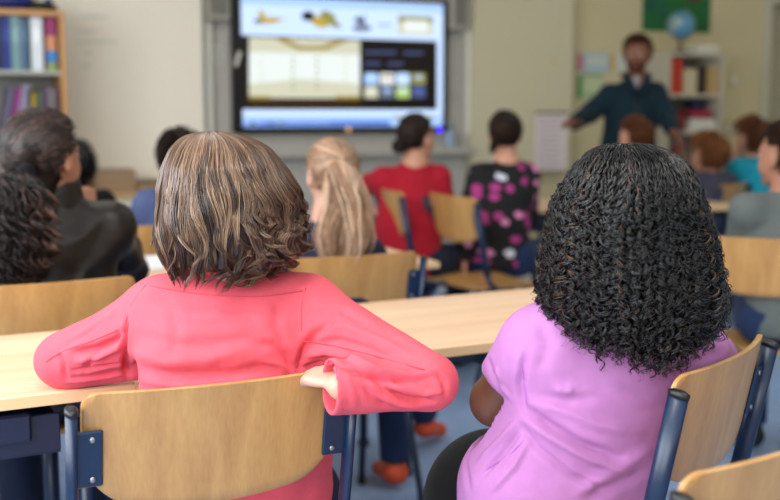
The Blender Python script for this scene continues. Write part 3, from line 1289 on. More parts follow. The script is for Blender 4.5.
dm = [scr('sky', (.78, .87, 1.0), 1.25), scr('dark', (.075, .05, .05), 1), scr('pale', (.90, .93, .92), 1.15), scr('cream', (.86, .86, .76), 1),
      scr('gold', (.66, .56, .26), 1), scr('brown', (.22, .14, .03), 1), scr('yellow', (.80, .68, .22), 1), scr('green', (.35, .42, .28), 1),
      scr('navy', (.10, .11, .16), 1), scr('blue', (.30, .45, .85), 1), scr('text', (.32, .36, .55), 1), scr('lime', (.75, .86, .50), 1),
      scr('ltblue', (.66, .80, 1.0), 1.2), scr('olive', (.60, .60, .34), 1), scr('greyd', (.45, .50, .60), 1), scr('red', (.75, .40, .35), 1)]
dn = ['sky', 'dark', 'pale', 'cream', 'gold', 'brown', 'yellow', 'green', 'navy', 'blue', 'text', 'lime', 'ltblue', 'olive', 'greyd', 'red']
mb = MB()
dep = [0]


def scr_poly(pts, c, lvl):
    """flat patch of the displayed picture; pts in picture pixels measured on the screen's glass"""
    yy = ys + .0105 - lvl * .0002
    V = []
    for px, py in pts:
        x, z = W(px, py, ys + .01)
        V.append((min(max(x, q0), q1), yy, min(max(z, qz0), qz1)))
    n = len(V)
    mb.add(V, [tuple(range(n))], dn.index(c))


def scr_rect(a, b, c, d, col, lvl, sl=0.0):
    # a,b = left,right px; c,d top,bottom measured at the left; bottom/top slope follow the perspective of the screen
    f = lambda px, py: py + (px - a) * (112 - py) / 1083 * .44 * 1.0
    scr_poly([(a, d), (b, f(b, d)), (b, f(b, c)), (a, c)], col, lvl)


def scr_ell(cx, cy, rx, ry, col, lvl, ang=0):
    scr_poly([(cx + rx * math.cos(t) * math.cos(ang) - ry * math.sin(t) * math.sin(ang), cy + rx * math.cos(t) * math.sin(ang) + ry * math.sin(t) * math.cos(ang)) for t in np.linspace(0, 2 * PI, 20)[:-1]][::-1], col, lvl)


scr_rect(236, 450, -8, 140, 'sky', 0)
scr_rect(241, 443.5, -4, 4, 'ltblue', 1)
scr_rect(241, 437, 35, 109.5, 'dark', 2)
scr_rect(240, 444, 116, 128, 'ltblue', 1)
scr_rect(241, 330, 119, 124, 'ltblue', 2)
scr_rect(262, 390, 121, 126, 'blue', 2)
scr_rect(241, 280, 121, 126, 'blue', 2)
scr_rect(393, 436, 116, 119, 'olive', 2)
for i, (cx, cc) in enumerate(((253, 'navy'), (262, 'blue'), (271, 'navy'), (281, 'green'))):
    scr_rect(cx - 2, cx + 2, 121, 125, cc, 3)
# large picture with an open book spread look
scr_rect(249, 360, 37, 98, 'pale', 3)
scr_rect(249, 360, 97, 107, 'brown', 3)
scr_rect(249, 360, 37, 52, 'cream', 4)
scr_poly([(274, 38), (298, 50), (326, 50), (350, 40), (337, 40), (322, 46), (300, 46), (285, 38)], 'gold', 5)
scr_poly([(249, 84), (300, 79), (360, 84), (360, 98), (249, 98)][::-1], 'cream', 4)
scr_rect(249, 270, 96, 99, 'gold', 5); scr_rect(335, 360, 96, 99, 'gold', 5)
for cx in (261, 293, 317, 345):
    for j in range(6):
        scr_rect(cx - 1.5, cx + 1.5, 57 + j * 6, 59 + j * 6, 'cream' if cx in (261, 345) else 'olive', 5)
# pictures in the page head
scr_poly([(254, 22), (262, 18), (272, 17), (286, 19), (276, 23), (265, 24), (258, 24)][::-1], 'yellow', 3)
scr_poly([(258, 9), (264, 12), (266, 18), (259, 18)][::-1], 'yellow', 3)
scr_ell(258, 21, 4, 2.5, 'green', 4)
scr_ell(308, 16, 6.5, 5, 'navy', 4)
scr_ell(319, 22, 10, 5, 'yellow', 3, .4)
scr_ell(328, 17, 9, 5.5, 'olive', 3, .5)
scr_ell(334, 24, 8, 3, 'olive', 3, .4)
scr_ell(360, 21, 6, 2.5, 'navy', 4, .3)
scr_poly([(357, 14), (361, 20), (366, 13), (363, 24), (357, 23)][::-1], 'navy', 4)
scr_ell(362, 28, 10, 3.5, 'greyd', 3)
scr_rect(378, 391, 24, 25.5, 'greyd', 3)
scr_rect(398, 433, 15.5, 34.5, 'cream', 3)
scr_rect(398, 433, 15.5, 22, 'olive', 4)
scr_rect(404, 428, 20, 32, 'pale', 5)
# right hand column
for (a, b, y) in ((365, 400, 51), (404, 426, 51.6), (365, 384, 62), (388, 405, 62.4)):
    n = int((b - a) / 4)
    for j in range(n):
        scr_rect(a + j * 4, a + j * 4 + 3.2, y, y + 3, 'text', 3)
tiles = ['ltblue', 'pale', 'sky', 'olive', 'cream', 'greyd', 'lime', 'text']
for j in range(2):
    for i in range(4):
        scr_rect(364.5 + i * 15.8, 378 + i * 15.8, 73 + j * 13.5, 84.5 + j * 13.5, tiles[j * 4 + i], 3)
        scr_rect(368 + i * 15.8, 375 + i * 15.8, 75.5 + j * 13.5, 78 + j * 13.5, ['sky', 'red', 'ltblue', 'ltblue', 'pale', 'ltblue', 'sky', 'blue'][j * 4 + i], 4)
mb.build('picture', None, tv, mats=dm)
x, z = W(348.5, 129.5, ys)
MB().lathe([(.0005, 0), (.016, 0), (.016, .003), (.0005, .003)], (x, ys, z), M=Matrix.Rotation(PI / 2, 4, 'X')).build('round_logo', mat('amber_logo_glow', (.7, .5, .3), .4, emit=(.85, .62, .42), es=.9), tv)  # orange logo disc, no lamp; a faint glow is put into its material
x, z = W(439.5, 130, ys)
MB().sphere((x, ys - .001, z), .012, 8).build('power_light', mat('violet_light', (.2, .1, .9), .4, emit=(.30, .12, 1.0), es=5.0), tv)
x, z = W(235, 66, ys); x2, z2 = W(239, 52, ys)
tag(MB().tube([(x, ys - .014, z), (x2, ys - .014, z2)], .012, 10).build('stylus', M_white, None, (x, ys - .014, z)), 'white stylus clipped to the left bezel of the screen', 'pen')
# bottle on the ledge
x, z = W(451, 150, 6.30)
o = thing('bottle', 'small pale blue bottle on the ledge right of the screen', 'bottle', (x, 6.32, zt))
MB().lathe([(.001, 0), (.03, 0), (.032, .01), (.032, .10), (.014, .13), (.014, .14)], (x, 6.32, zt)).build('flask', mat('blue_bottle', (.60, .68, .76), .3), o, smooth=True)
MB().lathe([(.015, .135), (.015, .155), (.001, .155)], (x, 6.32, zt)).build('cap', mat('blue_cap', (.4, .5, .65), .4), o, smooth=True)

# ------------------------------------------------------------------ posters on the wall to the right
def poster(px0, px1, py0, py1, m, label, extra=(), cat='poster', group=None):
    y = RY1 - .004
    a, za = W(px0, (py0 + py1) / 2, y); b, _ = W(px1, (py0 + py1) / 2, y)
    _, z1 = W((px0 + px1) / 2, py0, y); _, z0 = W((px0 + px1) / 2, py1, y)
    o = thing('poster', label, cat, ((a + b) / 2, RY1, z0), group)
    boxobj('sheet', a, b, y - .002, RY1, z0, z1, m, o)
    for nm, e0, e1, f0, f1, mm in extra:
        boxobj(nm, a + (b - a) * e0, a + (b - a) * e1, y - .004, y - .002, z0 + (z1 - z0) * f0, z0 + (z1 - z0) * f1, mm, o)
    return o, a, b, z0, z1


g1 = mat('poster_green', (.10, .40, .20), .7)
o, a, b, z0_, z1_ = poster(643, 711, -40, 32, g1, 'green notice poster on the wall above the globe')
MB().lathe([(.0005, 0), (.11, 0), (.11, .004), (.0005, .004)], (a + (b - a) * .74, RY1 - .006, z0_ + .32), n=32, M=Matrix.Rotation(PI / 2, 4, 'X')).build('brown_disc', mat('poster_brown', (.36, .26, .12), .7), o)
boxobj('picture', a + .03, a + .10, RY1 - .008, RY1 - .006, z0_ + .14, z0_ + .3, mat('poster_darkgreen', (.10, .32, .28), .7), o)
boxobj('picture', a + .14, a + .2, RY1 - .008, RY1 - .006, z0_ + .1, z0_ + .22, mat('poster_teal', (.12, .36, .30), .7), o)
pb = mat('poster_blue', (.66, .76, .80), .7); pp = mat('poster_pink', (.78, .52, .54), .7); pg = mat('poster_lightgreen', (.66, .74, .56), .7)
pw = mat('poster_white', (.80, .80, .74), .7); po = mat('poster_orange', (.82, .66, .36), .7); pgr = mat('poster_grass', (.36, .55, .30), .7)
poster(576, 609, 53, 72, pb, 'blue and white poster with a pink strip on the wall left of the teacher', [('pink_panel', 0, .22, .05, .95, pp), ('text_panel', .3, .92, .35, .8, pw)])
poster(577, 603, 74, 100, pg, 'light green poster hung just under the blue and white poster', [('grass_panel', 0, .18, .1, .9, pgr), ('text_panel', .25, .9, .3, .9, mat('poster_mint', (.76, .80, .62), .7)), ('header', .1, .9, .92, .98, pgr)])
poster(610, 614, 54, 70, po, 'narrow orange paper strip on the wall left of the teacher', [], 'paper')
poster(617, 628, 54, 72, pw, 'small white paper on the wall beside the orange strip', [], 'paper')
poster(652, 667, 56, 98, pw, 'white paper sheet on the wall between the teacher and the white shelf', [('text_panel', .15, .85, .3, .85, mat('paper_cream', (.78, .75, .66), .7))], 'paper')

for px, py, lab in ((733, 80, 'cream light switch on the wall right of the white shelf, the upper one'), (728, 128, 'yellowish wall socket right of the white shelf, the lower one')):
    x, z = W(px, py, RY1)
    o = tag(MB().box(x - .045, x + .045, RY1 - .012, RY1, z - .05, z + .05, .005).build('switch_plate', mat('switch_%d' % px, (.80, .74, .56) if py < 100 else (.70, .64, .38), .5), None, (x, RY1, z)), lab, 'switch' if py < 100 else 'socket')
    MB().box(x - .022, x + .022, RY1 - .017, RY1 - .011, z - .03, z + .03, .003).build('rocker', M_white, o)

# ------------------------------------------------------------------ white shelf with the globe, right
ysf = 6.02
a, _ = W(668, 90, ysf); b, _ = W(724, 90, ysf)
_, zt_ = W(700, 53, ysf); _, zs1 = W(700, 94, ysf); _, zs2 = W(700, 131, ysf)
ws = thing('bookshelf', 'white open bookshelf carrying a globe, behind the teacher at right', 'shelf', ((a + b) / 2, 6.2, 0))
t_ = .022
M_sw = mat('shelf_cream', (.76, .72, .64), .5)
for xa_, xb_ in ((a, a + t_), (b - t_, b)):
    boxobj('side_panel', xa_, xb_, ysf, RY1 - .02, 0, zt_ - t_, M_sw, ws)
boxobj('top_panel', a, b, ysf, RY1 - .02, zt_ - t_, zt_, M_sw, ws)
boxobj('back_panel', a + t_, b - t_, RY1 - .03, RY1 - .021, .05, zt_ - t_, mat('shelf_back_grey', (.62, .60, .58), .6), ws)
zsh = [zs1, zs2, zs2 - .36, .10]
for z in zsh:
    boxobj('shelf_board', a + t_, b - t_, ysf + .005, RY1 - .03, z - t_, z, M_sw, ws)


def book(x0, x1, y0, y1, z0, z1, m, label, name='book', group=None, pages=True, cat=None, lean=0.0):
    o = thing(name, label, cat or name.replace('_', ' '), ((x0 + x1) / 2, (y0 + y1) / 2, z0), group)
    mb = MB()
    c = .002
    mb.box(x0, x0 + c, y0, y1, z0, z1); mb.box(x1 - c, x1, y0, y1, z0, z1); mb.box(x0 + c, x1 - c, y0, y0 + c, z0, z1)
    mb.build('cover', m, o)
    MB().box(x0 + c, x1 - c, y0 + c, y1 - .006, z0 + .004, z1 - .006).build('pages', M_white, o)
    if lean:
        o.rotation_euler = (0, lean, 0)
    return o


bw = b - a - 2 * t_
x_ = a + t_ + .004
fx = lambda px: W(px, 80, ysf + .03)[0]
red = mat('red_binder', (.74, .20, .12), .6)
xe = fx(682)
xm = (x_ + xe) / 2
for i, (p, q) in enumerate(((x_, xm - .001), (xm + .001, xe))):
    book(p, q, ysf + .03, ysf + .28, zs1, zs1 + .245, red, 'red binder standing at the left end of the white shelf', 'binder', 'red binders on the white shelf', cat='binder')
bei = mat('beige_box', (.78, .72, .58), .7); drk = mat('dark_brown_box', (.18, .12, .10), .7); tan = mat('tan_box', (.72, .60, .40), .7)
for p, q, hh, m, lab in ((684, 697, .175, bei, 'beige magazine box in the upper bay of the white shelf'), (699, 705.5, .20, drk, 'dark brown magazine box in the upper bay of the white shelf'),
                         (708, 720, .19, tan, 'tan magazine box at the right end of the upper bay of the white shelf')):
    x0_, x1_ = fx(p), min(fx(q), b - t_ - .004)
    o = thing('magazine_box', lab, 'box', ((x0_ + x1_) / 2, ysf + .15, zs1))
    mb = MB()
    mb.box(x0_, x1_, ysf + .03, ysf + .04, zs1, zs1 + hh); mb.box(x0_, x1_, ysf + .25, ysf + .26, zs1, zs1 + hh)
    mb.box(x0_, x0_ + .004, ysf + .04, ysf + .25, zs1, zs1 + hh); mb.box(x1_ - .004, x1_, ysf + .04, ysf + .25, zs1, zs1 + hh)
    mb.box(x0_ + .004, x1_ - .004, ysf + .04, ysf + .25, zs1, zs1 + .004)
    mb.build('case', m, o)
    MB().box(x0_ + .01, x1_ - .01, ysf + .05, ysf + .24, zs1 + .005, zs1 + hh - .02).build('papers', M_white, o)
# lower bay: pink boxes, dark blue bowl, white papers
fx2 = lambda px: W(px, 120, ysf + .03)[0]
pk = mat('crimson_box', (.62, .16, .26), .6)
zz = zs2
x0_, x1_ = fx2(689), min(fx2(721), b - t_ - .006)
for i in range(3):
    tag(MB().box(x0_ + .01 * i, x1_ - .008 * i, ysf + .03, ysf + .27, zz + i * .028, zz + .027 + i * .028, .003).build('paper_stack', M_white, None, ((x0_ + x1_) / 2, ysf + .15, zz)), 'white ream in the stack in the lower bay of the white shelf', 'paper', 'white reams in the lower bay')
tag(MB().box(x0_ + .03, x1_ - .03, ysf + .04, ysf + .24, zz + .085, zz + .145, .005).build('box', pk, None, ((x0_ + x1_) / 2, ysf + .15, zz)), 'crimson box on the white reams in the lower bay', 'box')
tag(MB().box(a + t_ + .005, fx2(686), ysf + .03, ysf + .22, zz, zz + .13, .005).build('box', mat('dark_red_box', (.45, .12, .12), .6), None, (x_, ysf + .15, zz)), 'dark red box at the left of the lower bay of the white shelf', 'box')
mb = MB(); mb.lathe([(.001, 0), (.04, 0), (.07, .03), (.075, .075), (.07, .075), (.064, .035), (.035, .01), (.001, .008)], (fx2(706), ysf + .14, zz + .146))
tag(mb.build('bowl', mat('navy_bowl', (.12, .15, .28), .5), None, (fx2(706), ysf + .14, zz + .1), smooth=True), 'dark blue bowl on top of the crimson box in the white shelf', 'bowl')
z = zs2 - .36
for i, (cc, w_, hh) in enumerate((((.55, .14, .14), .035, .24), ((.50, .12, .12), .03, .22), ((.62, .2, .18), .04, .25), ((.3, .32, .36), .03, .23), ((.55, .5, .42), .04, .2))):
    nmz = ['dark red folder left of the red book', 'thin dark red folder second from the left', 'bright red thick book', 'slate grey book', 'beige book at the right'][i]
    book(x_, x_ + w_, ysf + .04, ysf + .26, z, z + hh, mat('low_book_%d' % i, cc, .6), nmz + ' low in the white shelf')
    x_ += w_ + .004
# globe
gx, gz = W(681, 25, 6.12)
gl = thing('globe', 'blue globe with brass arm standing on the white bookshelf', 'globe', (gx, 6.12, zt_))
m = bpy.data.materials.new('globe_map'); m.use_nodes = True
nt = m.node_tree; bs = nt.nodes['Principled BSDF']; tc = nt.nodes.new('ShaderNodeTexCoord'); n_ = nt.nodes.new('ShaderNodeTexNoise')
n_.inputs['Scale'].default_value = 9; n_.inputs['Detail'].default_value = 5
r_ = nt.nodes.new('ShaderNodeValToRGB'); r_.color_ramp.elements[0].position = .54; r_.color_ramp.elements[0].color = (*S2L((.36, .56, .68)), 1)
r_.color_ramp.elements[1].position = .64; r_.color_ramp.elements[1].color = (*S2L((.66, .70, .56)), 1)
nt.links.new(tc.outputs['Object'], n_.inputs[0]); nt.links.new(n_.outputs[0], r_.inputs[0]); nt.links.new(r_.outputs[0], bs.inputs['Base Color']); bs.inputs['Roughness'].default_value = .35
MB().sphere((gx, 6.12, gz), .098, 20).build('ball', m, gl, smooth=True)
brass = mat('brass', (.72, .60, .34), .35, metal=.7)
Rr_ = .108
MB().tube([(gx + Rr_ * math.sin(t), 6.12, gz + Rr_ * math.cos(t)) for t in np.linspace(.35, PI + .35, 24)], .005, 6, ry=.009).build('meridian', brass, gl, smooth=True)
MB().lathe([(.001, 0), (.075, 0), (.075, .008), (.03, .018), (.012, .028), (.010, gz - .106 - zt_)], (gx, 6.12, zt_)).build('stand', mat('globe_base', (.20, .18, .14), .5), gl, smooth=True)
xq0, _ = W(698, 50, 6.08); xq1, _ = W(716, 50, 6.08)
o = tag(MB().box(xq0, xq1, 6.06, 6.22, zt_, zt_ + .05, .004).build('box', pw, None, ((xq0 + xq1) / 2, 6.15, zt_)), 'flat white box on top of the white bookshelf beside the globe', 'box')
MB().box(xq0 - .002, xq1 + .002, 6.058, 6.222, zt_ + .034, zt_ + .054, .003).build('lid', M_white, o)

# ------------------------------------------------------------------ wooden bookshelf, left
yl = 5.75
_, zt_ = W(30, 9.5, yl)
b = W(66, 60, yl)[0]; a = b - .92
_, zs = W(30, 70.5, yl)
bsf = thing('bookshelf', 'beech bookshelf with binders at the left edge, left of the whiteboard', 'bookshelf', ((a + b) / 2, yl + .17, 0))
t_ = .028
boxobj('side_panel', a, a + t_, yl, yl + .34, 0, zt_ - t_, M_shelfwood, bsf)
boxobj('side_panel', b - t_, b, yl, yl + .34, 0, zt_ - t_, M_shelfwood, bsf)
boxobj('top_panel', a, b, yl, yl + .34, zt_ - t_, zt_, M_shelfwood, bsf)
boxobj('back_panel', a + t_, b - t_, yl + .325, yl + .335, .05, zt_ - t_, M_shelfback, bsf)
levels = [zs, zs - .34, zs - .68, zs - 1.02]
for i, z in enumerate(levels):
    boxobj('shelf_board', a + t_, b - t_, yl + .004, yl + .325, z - .02, z, mat('shelf_edge_grey%d' % i, (.70, .70, .66), .5) if i == 0 else M_shelfwood, bsf)
fxl = lambda px: W(px, 40, yl + .03)[0]
bind = [(56, 46, (.62, .20, .42), 'magenta file with orange and blue labels at the right end', .265, 1), (42.5, 31, (.90, .92, .94), 'wide white binder', .265, 0),
        (30, 27.5, (.12, .30, .24), 'thin dark green binder right of the grey-blue one', .26, 0), (27, 20.5, (.32, .42, .56), 'grey-blue binder', .26, 0), (20, 11, (.48, .62, .62), 'sea-green binder', .27, 0),
        (10.5, 3, (.14, .22, .55), 'royal blue binder', .265, 0), (2.5, -6, (.10, .14, .30), 'navy binder cut by the frame edge', .26, 0), (-7, -16, (.3, .4, .5), 'steel blue binder', .26, 0)]
for p, q, c, lab, hh, spec_ in bind:
    x1_, x0_ = fxl(p), fxl(q)
    x1_ = min(x1_, b - t_ - .003)
    o = book(x0_, x1_, yl + .03, yl + .30, zs, zs + hh, mat('binder_cover', c, .5), lab + ' on the top row', 'binder', cat='binder')
    if spec_:
        for z0q, z1q, cc in ((.10, .175, (.85, .58, .40)), (.045, .10, (.20, .55, .82)), (.0, .043, (.55, .66, .42))):
            boxobj('spine_label', x0_ + .001, x1_ - .001, yl + .0285, yl + .0299, zs + z0q + .002, zs + z1q, mat('label_colour', cc, .5), o)
    else:
        boxobj('spine_label', x0_ + (x1_ - x0_) * .25, x1_ - (x1_ - x0_) * .25, yl + .0285, yl + .0299, zs + .14, zs + .21, mat('label_pale', tuple(min(1, v + .12) for v in c), .5), o)
z = levels[1]
low = [(56, 53, (.45, .25, .35), .26, 0, 'maroon'), (52.5, 49, (.42, .50, .42), .25, 0, 'sage green'), (48.5, 45, (.55, .42, .52), .255, 0, 'mauve'), (44, 40, (.30, .22, .35), .25, 0, 'dark plum'),
       (39.5, 35.5, (.35, .45, .30), .24, 0, 'moss green'), (35, 32.5, (.25, .2, .2), .25, 0, 'dark brown'), (32, 28, (.80, .68, .20), .235, .04, 'yellow'), (27.5, 24, (.2, .2, .26), .25, .04, 'charcoal'),
       (22, 12, (.56, .54, .62), .27, .15, 'leaning lilac grey'), (10, 4, (.58, .22, .50), .26, .2, 'leaning purple'), (2, -4, (.40, .38, .48), .26, .2, 'leaning slate')]
for p, q, c, hh, ln, lab in low:
    x1_, x0_ = fxl(p), fxl(q)
    x1_ = min(x1_, b - t_ - .003)
    book(x0_, x1_, yl + .03, yl + .28, z + (.001 if not ln else .006), z + hh, mat('book_cover', c, .6), lab + ' book on the second row of the beech shelf', 'book', lean=ln)
# things on top
x0_ = fxl(8)
o = thing('bag', 'blue bag lying on top of the beech bookshelf', 'bag', (fxl(10), yl + .17, zt_))
bl = ell(cf((fxl(9), yl + .17, zt_ + .048)), (.15, .10, .05)); bl2 = ell(cf((fxl(20), yl + .17, zt_ + .04)), (.07, .08, .042))
Ub = union([bl, bl2], .03)
skin_mesh('pouch', Ub, mat('blue_bag', (.08, .14, .42), .5), o, h=.008)
MB().tube([(fxl(2), yl + .10, zt_ + .05), (fxl(6), yl + .06, zt_ + .10), (fxl(14), yl + .06, zt_ + .10), (fxl(19), yl + .10, zt_ + .05)], .008).build('handle', M_blue, o, smooth=True)
o = thing('cap', 'black case lying on top of the beech bookshelf right of the blue bag', 'case', (fxl(44), yl + .15, zt_))
o.name = 'case'
skin_mesh('shell', union([ell(cf((fxl(42), yl + .15, zt_ + .026)), (.085, .075, .028)), ell(cf((fxl(52), yl + .15, zt_ + .022)), (.05, .06, .024))], .03), M_black, o, h=.008)
MB().sphere((fxl(53), yl + .13, zt_ + .055), .02, 8).build('buckle', mat('blue_buckle', (.1, .15, .4), .4), o, smooth=True)

# low cupboard under the board, cardboard box on it
yc = 5.86
xc0 = b + .03; xc1 = 1.72
_, zc = W(120, 193, yc)
cb = thing('cupboard', 'low cream cupboard under the left whiteboard', 'cupboard', ((xc0 + xc1) / 2, yc + .2, 0))
boxobj('carcass', xc0, xc1, yc + .02, yc + .41, .06, zc - .025, mat('cupboard_cream', (.80, .76, .66), .6), cb)
boxobj('plinth', xc0 + .02, xc1 - .02, yc + .05, yc + .40, 0, .06, M_cap, cb)
boxobj('worktop', xc0 - .01, xc1 + .01, yc - .01, yc + .42, zc - .025, zc, wood('cupboard_top', (.78, .64, .44), (.72, .56, .36)), cb)
xm = (xc0 + xc1) / 2
for p, q in ((xc0 + .005, xm - .003), (xm + .003, xc1 - .005)):
    d = boxobj('door', p, q, yc, yc + .019, .065, zc - .03, mat('cupboard_door', (.82, .78, .68), .5), cb)
    MB().tube([(xm + (-.05 if p < xm - .1 else .05), yc, .5), (xm + (-.05 if p < xm - .1 else .05), yc - .02, .5), (xm + (-.05 if p < xm - .1 else .05), yc - .02, .6), (xm + (-.05 if p < xm - .1 else .05), yc, .6)], .005).build('handle', M_steel, d, smooth=True)
p, _ = W(95, 180, yc + .1); q, _ = W(136, 180, yc + .1); _, z1_ = W(115, 169, yc + .1)
o = thing('cardboard_box', 'brown cardboard box on the low cupboard under the whiteboard', 'box', ((p + q) / 2, yc + .2, zc))
mb = MB(); mb.box(p, q, yc + .1, yc + .3, zc, z1_ - .01)
mb.build('carton', M_cardboard, o)
mb = MB(); mb.box(p, q, yc + .1, yc + .195, z1_ - .01, z1_ - .006); mb.box(p, q, yc + .205, yc + .3, z1_ - .01, z1_ - .006)
mb.build('flap', M_cardboard, o)
p2, _ = W(138, 188, yc + .1); q2, _ = W(157, 188, yc + .1); _, z2_ = W(145, 184, yc + .1)
o = thing('cardboard_box', 'small low brown box right of the larger cardboard box', 'box', ((p2 + q2) / 2, yc + .2, zc))
MB().box(p2, q2, yc + .08, yc + .28, zc, z2_ - .006).build('carton', M_cardboard, o)
MB().box(p2 - .002, q2 + .002, yc + .078, yc + .282, z2_ - .02, z2_, .002).build('lid', M_cardboard, o)
# ------------------------------------------------------------------ school chairs (built at the origin facing +y)
def rr_sheet(w, zt, zb, rt, rb, sag, thick, yfun, n=34, m=12, horizontal=False):
    """rounded plywood sheet; columns across x, rows from bottom to top; yfun(x, z) is the surface of the sheet"""
    xs = w * np.sin(np.linspace(-PI / 2, PI / 2, n))
    rows = []
    lay = [(-.5, .985), (-.28, 1.0), (.28, 1.0), (.5, .985)]
    V, F = [], []
    grids = []
    cz = (zt + zb) / 2
    for d, sc in lay:
        g = []
        for x in xs:
            ax = abs(x)
            top = zt - (rt - math.sqrt(max(0, rt * rt - max(0, ax - (w - rt)) ** 2)))
            bot = zb + sag * (ax / w) ** 2 + (rb - math.sqrt(max(0, rb * rb - max(0, ax - (w - rb)) ** 2)))
            if bot > top - .002:
                bot = top - .002
            for j in range(m):
                z = bot + (top - bot) * j / (m - 1)
                X = x * sc; Z = cz + (z - cz) * sc
                g.append(len(V))
                V.append((X, yfun(X, Z) + d * thick, Z))
        grids.append(g)
    G = lambda k, i, j: grids[k][i * m + j]
    for i in range(n - 1):
        for j in range(m - 1):
            F.append((G(0, i, j), G(0, i + 1, j), G(0, i + 1, j + 1), G(0, i, j + 1)))
            F.append((G(3, i, j), G(3, i, j + 1), G(3, i + 1, j + 1), G(3, i + 1, j)))
    for k in range(3):
        for i in range(n - 1):
            F.append((G(k, i, 0), G(k + 1, i, 0), G(k + 1, i + 1, 0), G(k, i + 1, 0)))
            F.append((G(k, i, m - 1), G(k, i + 1, m - 1), G(k + 1, i + 1, m - 1), G(k + 1, i, m - 1)))
        for j in range(m - 1):
            F.append((G(k, 0, j), G(k, 0, j + 1), G(k + 1, 0, j + 1), G(k + 1, 0, j)))
            F.append((G(k, n - 1, j), G(k + 1, n - 1, j), G(k + 1, n - 1, j + 1), G(k, n - 1, j + 1)))
    return V, F


LEAN = math.tan(math.radians(11))
SEAT = .445
BT, BB = .805, .628


def post_y(z):
    return -.215 + (BT - z) * LEAN


def make_chair(label, group=None):
    c = thing('school_chair', label, 'chair', (0, 0, 0), group)
    w = .193
    yb_ = lambda x, z: post_y(z) + .008 - .026 * (1 - (x / w) ** 2)
    V, F = rr_sheet(w, BT, BB - .010, .022, .075, .024, .010, yb_)
    o = mesh('backrest', V, F, M_beech, c); autosmooth(o, 50)
    # seat: same sheet laid flat
    ys_ = lambda x, z: 0
    V, F = rr_sheet(.195, .19, -.19, .05, .06, .0, .010, lambda x, z: 0)
    V = np.array(V); V = np.stack([V[:, 0], V[:, 2], SEAT - .005 - V[:, 1] * 1.0 - .9 * np.clip(V[:, 2] - .12, 0, 1) ** 2 * 6 + .01 * (np.abs(V[:, 0]) / .195) ** 2], 1)
    o = mesh('seat', V, F, M_beech, c); autosmooth(o, 50)
    for e in (-1, 1):
        x = e * .208
        P_ = [(x, post_y(.780) - .008, .780), (x, post_y(.62) - .008, .62), (x, post_y(.50) - .006, .50)]
        MB().tube(P_, .0085, 14, ry=.0155, side=(1, 0, 0)).build('post', M_blue, c, smooth=True).data
        MB().tube([(x, post_y(.780) - .008, .780), (x, post_y(.786) - .008, .786), (x, post_y(.789) - .008, .789)], [.0095, .0095, .006], 14, ry=[.0165, .0165, .010], side=(1, 0, 0)).build('cap', M_cap, c, smooth=True)
        # bracket plate with screws
        xb = e * .184
        bz0, bz1 = .665, .752
        M_ = Matrix.Translation((xb, post_y(.708) - .006, .708)) @ Matrix.Rotation(math.radians(11), 4, 'X')
        br = MB().box(-.019, .019, -.003, .003, -.044, .044, .0028, M=M_).build('bracket', M_blue, c)
        for zz in (-.031, .031):
            v = M_ @ Vector((-e * .004, -.004, zz))
            MB().sphere(tuple(v), (.0045, .0022, .0045), 6).build('screw', M_steel, br, smooth=True)
        # legs: one bent tube from the post foot, forward along the seat, and down
        MB().tube([(x, post_y(.50) - .006, .50), (x, post_y(.47), .47), (x * .98, -.10, .435), (x * .97, 0, .427), (x * .97, .13, .425)], .0105, 10).build('seat_rail', M_blue, c, smooth=True)
        MB().tube([(x * .97, .10, .425), (x * .98, .150, .36), (x, .185, .10), (x, .19, .016)], .0105, 10).build('leg', M_blue, c, smooth=True)
        MB().tube([(x * .97, -.06, .425), (x * .98, -.115, .36), (x, -.205, .10), (x, -.215, .016)], .0105, 10).build('leg', M_blue, c, smooth=True)
        for yy in (.19, -.215):
            MB().tube([(x, yy, 0), (x, yy, .018)], .014, 10).build('foot_cap', M_cap, c, smooth=True)
    MB().tube([(-.20, .11, .422), (.20, .11, .422)], .009, 8).build('crossbar', M_blue, c, smooth=True)
    MB().tube([(-.20, -.08, .422), (.20, -.08, .422)], .009, 8).build('crossbar', M_blue, c, smooth=True)
    return c


CHAIRS = []


def put_chair(xy, yaw_room, label, dz=1.0, group=None):
    """xy = middle of the backrest's top line (room); yaw_room 0 faces +y, positive turns left"""
    if not CHAIRS:
        c = make_chair(label)
    else:
        c = copy_tree(CHAIRS[0])
        c['label'] = label
    CHAIRS.append(c)
    dy = post_y(.80)
    c.rotation_euler = (0, 0, yaw_room)
    c.location = (xy[0] + math.sin(yaw_room) * dy, xy[1] - math.cos(yaw_room) * dy, 0)
    if dz != 1.0:
        c.scale = (1, 1, dz)
    if group:
        c['group'] = group
    return c


def by_ends(a, b, label, dz=1.0):
    """a, b: cf points (x,Y) of left and right end of the back's top as the sitter's back is seen"""
    a = room(np.array([a[0], a[1], 0])); b = room(np.array([b[0], b[1], 0]))
    m = (a + b) / 2
    d = b - a
    return put_chair((m[0], m[1]), math.atan2(d[1], d[0]), label, dz)


def px_end(px, Y):
    return ((px - 390) / FPX * Y / 1.0, Y)


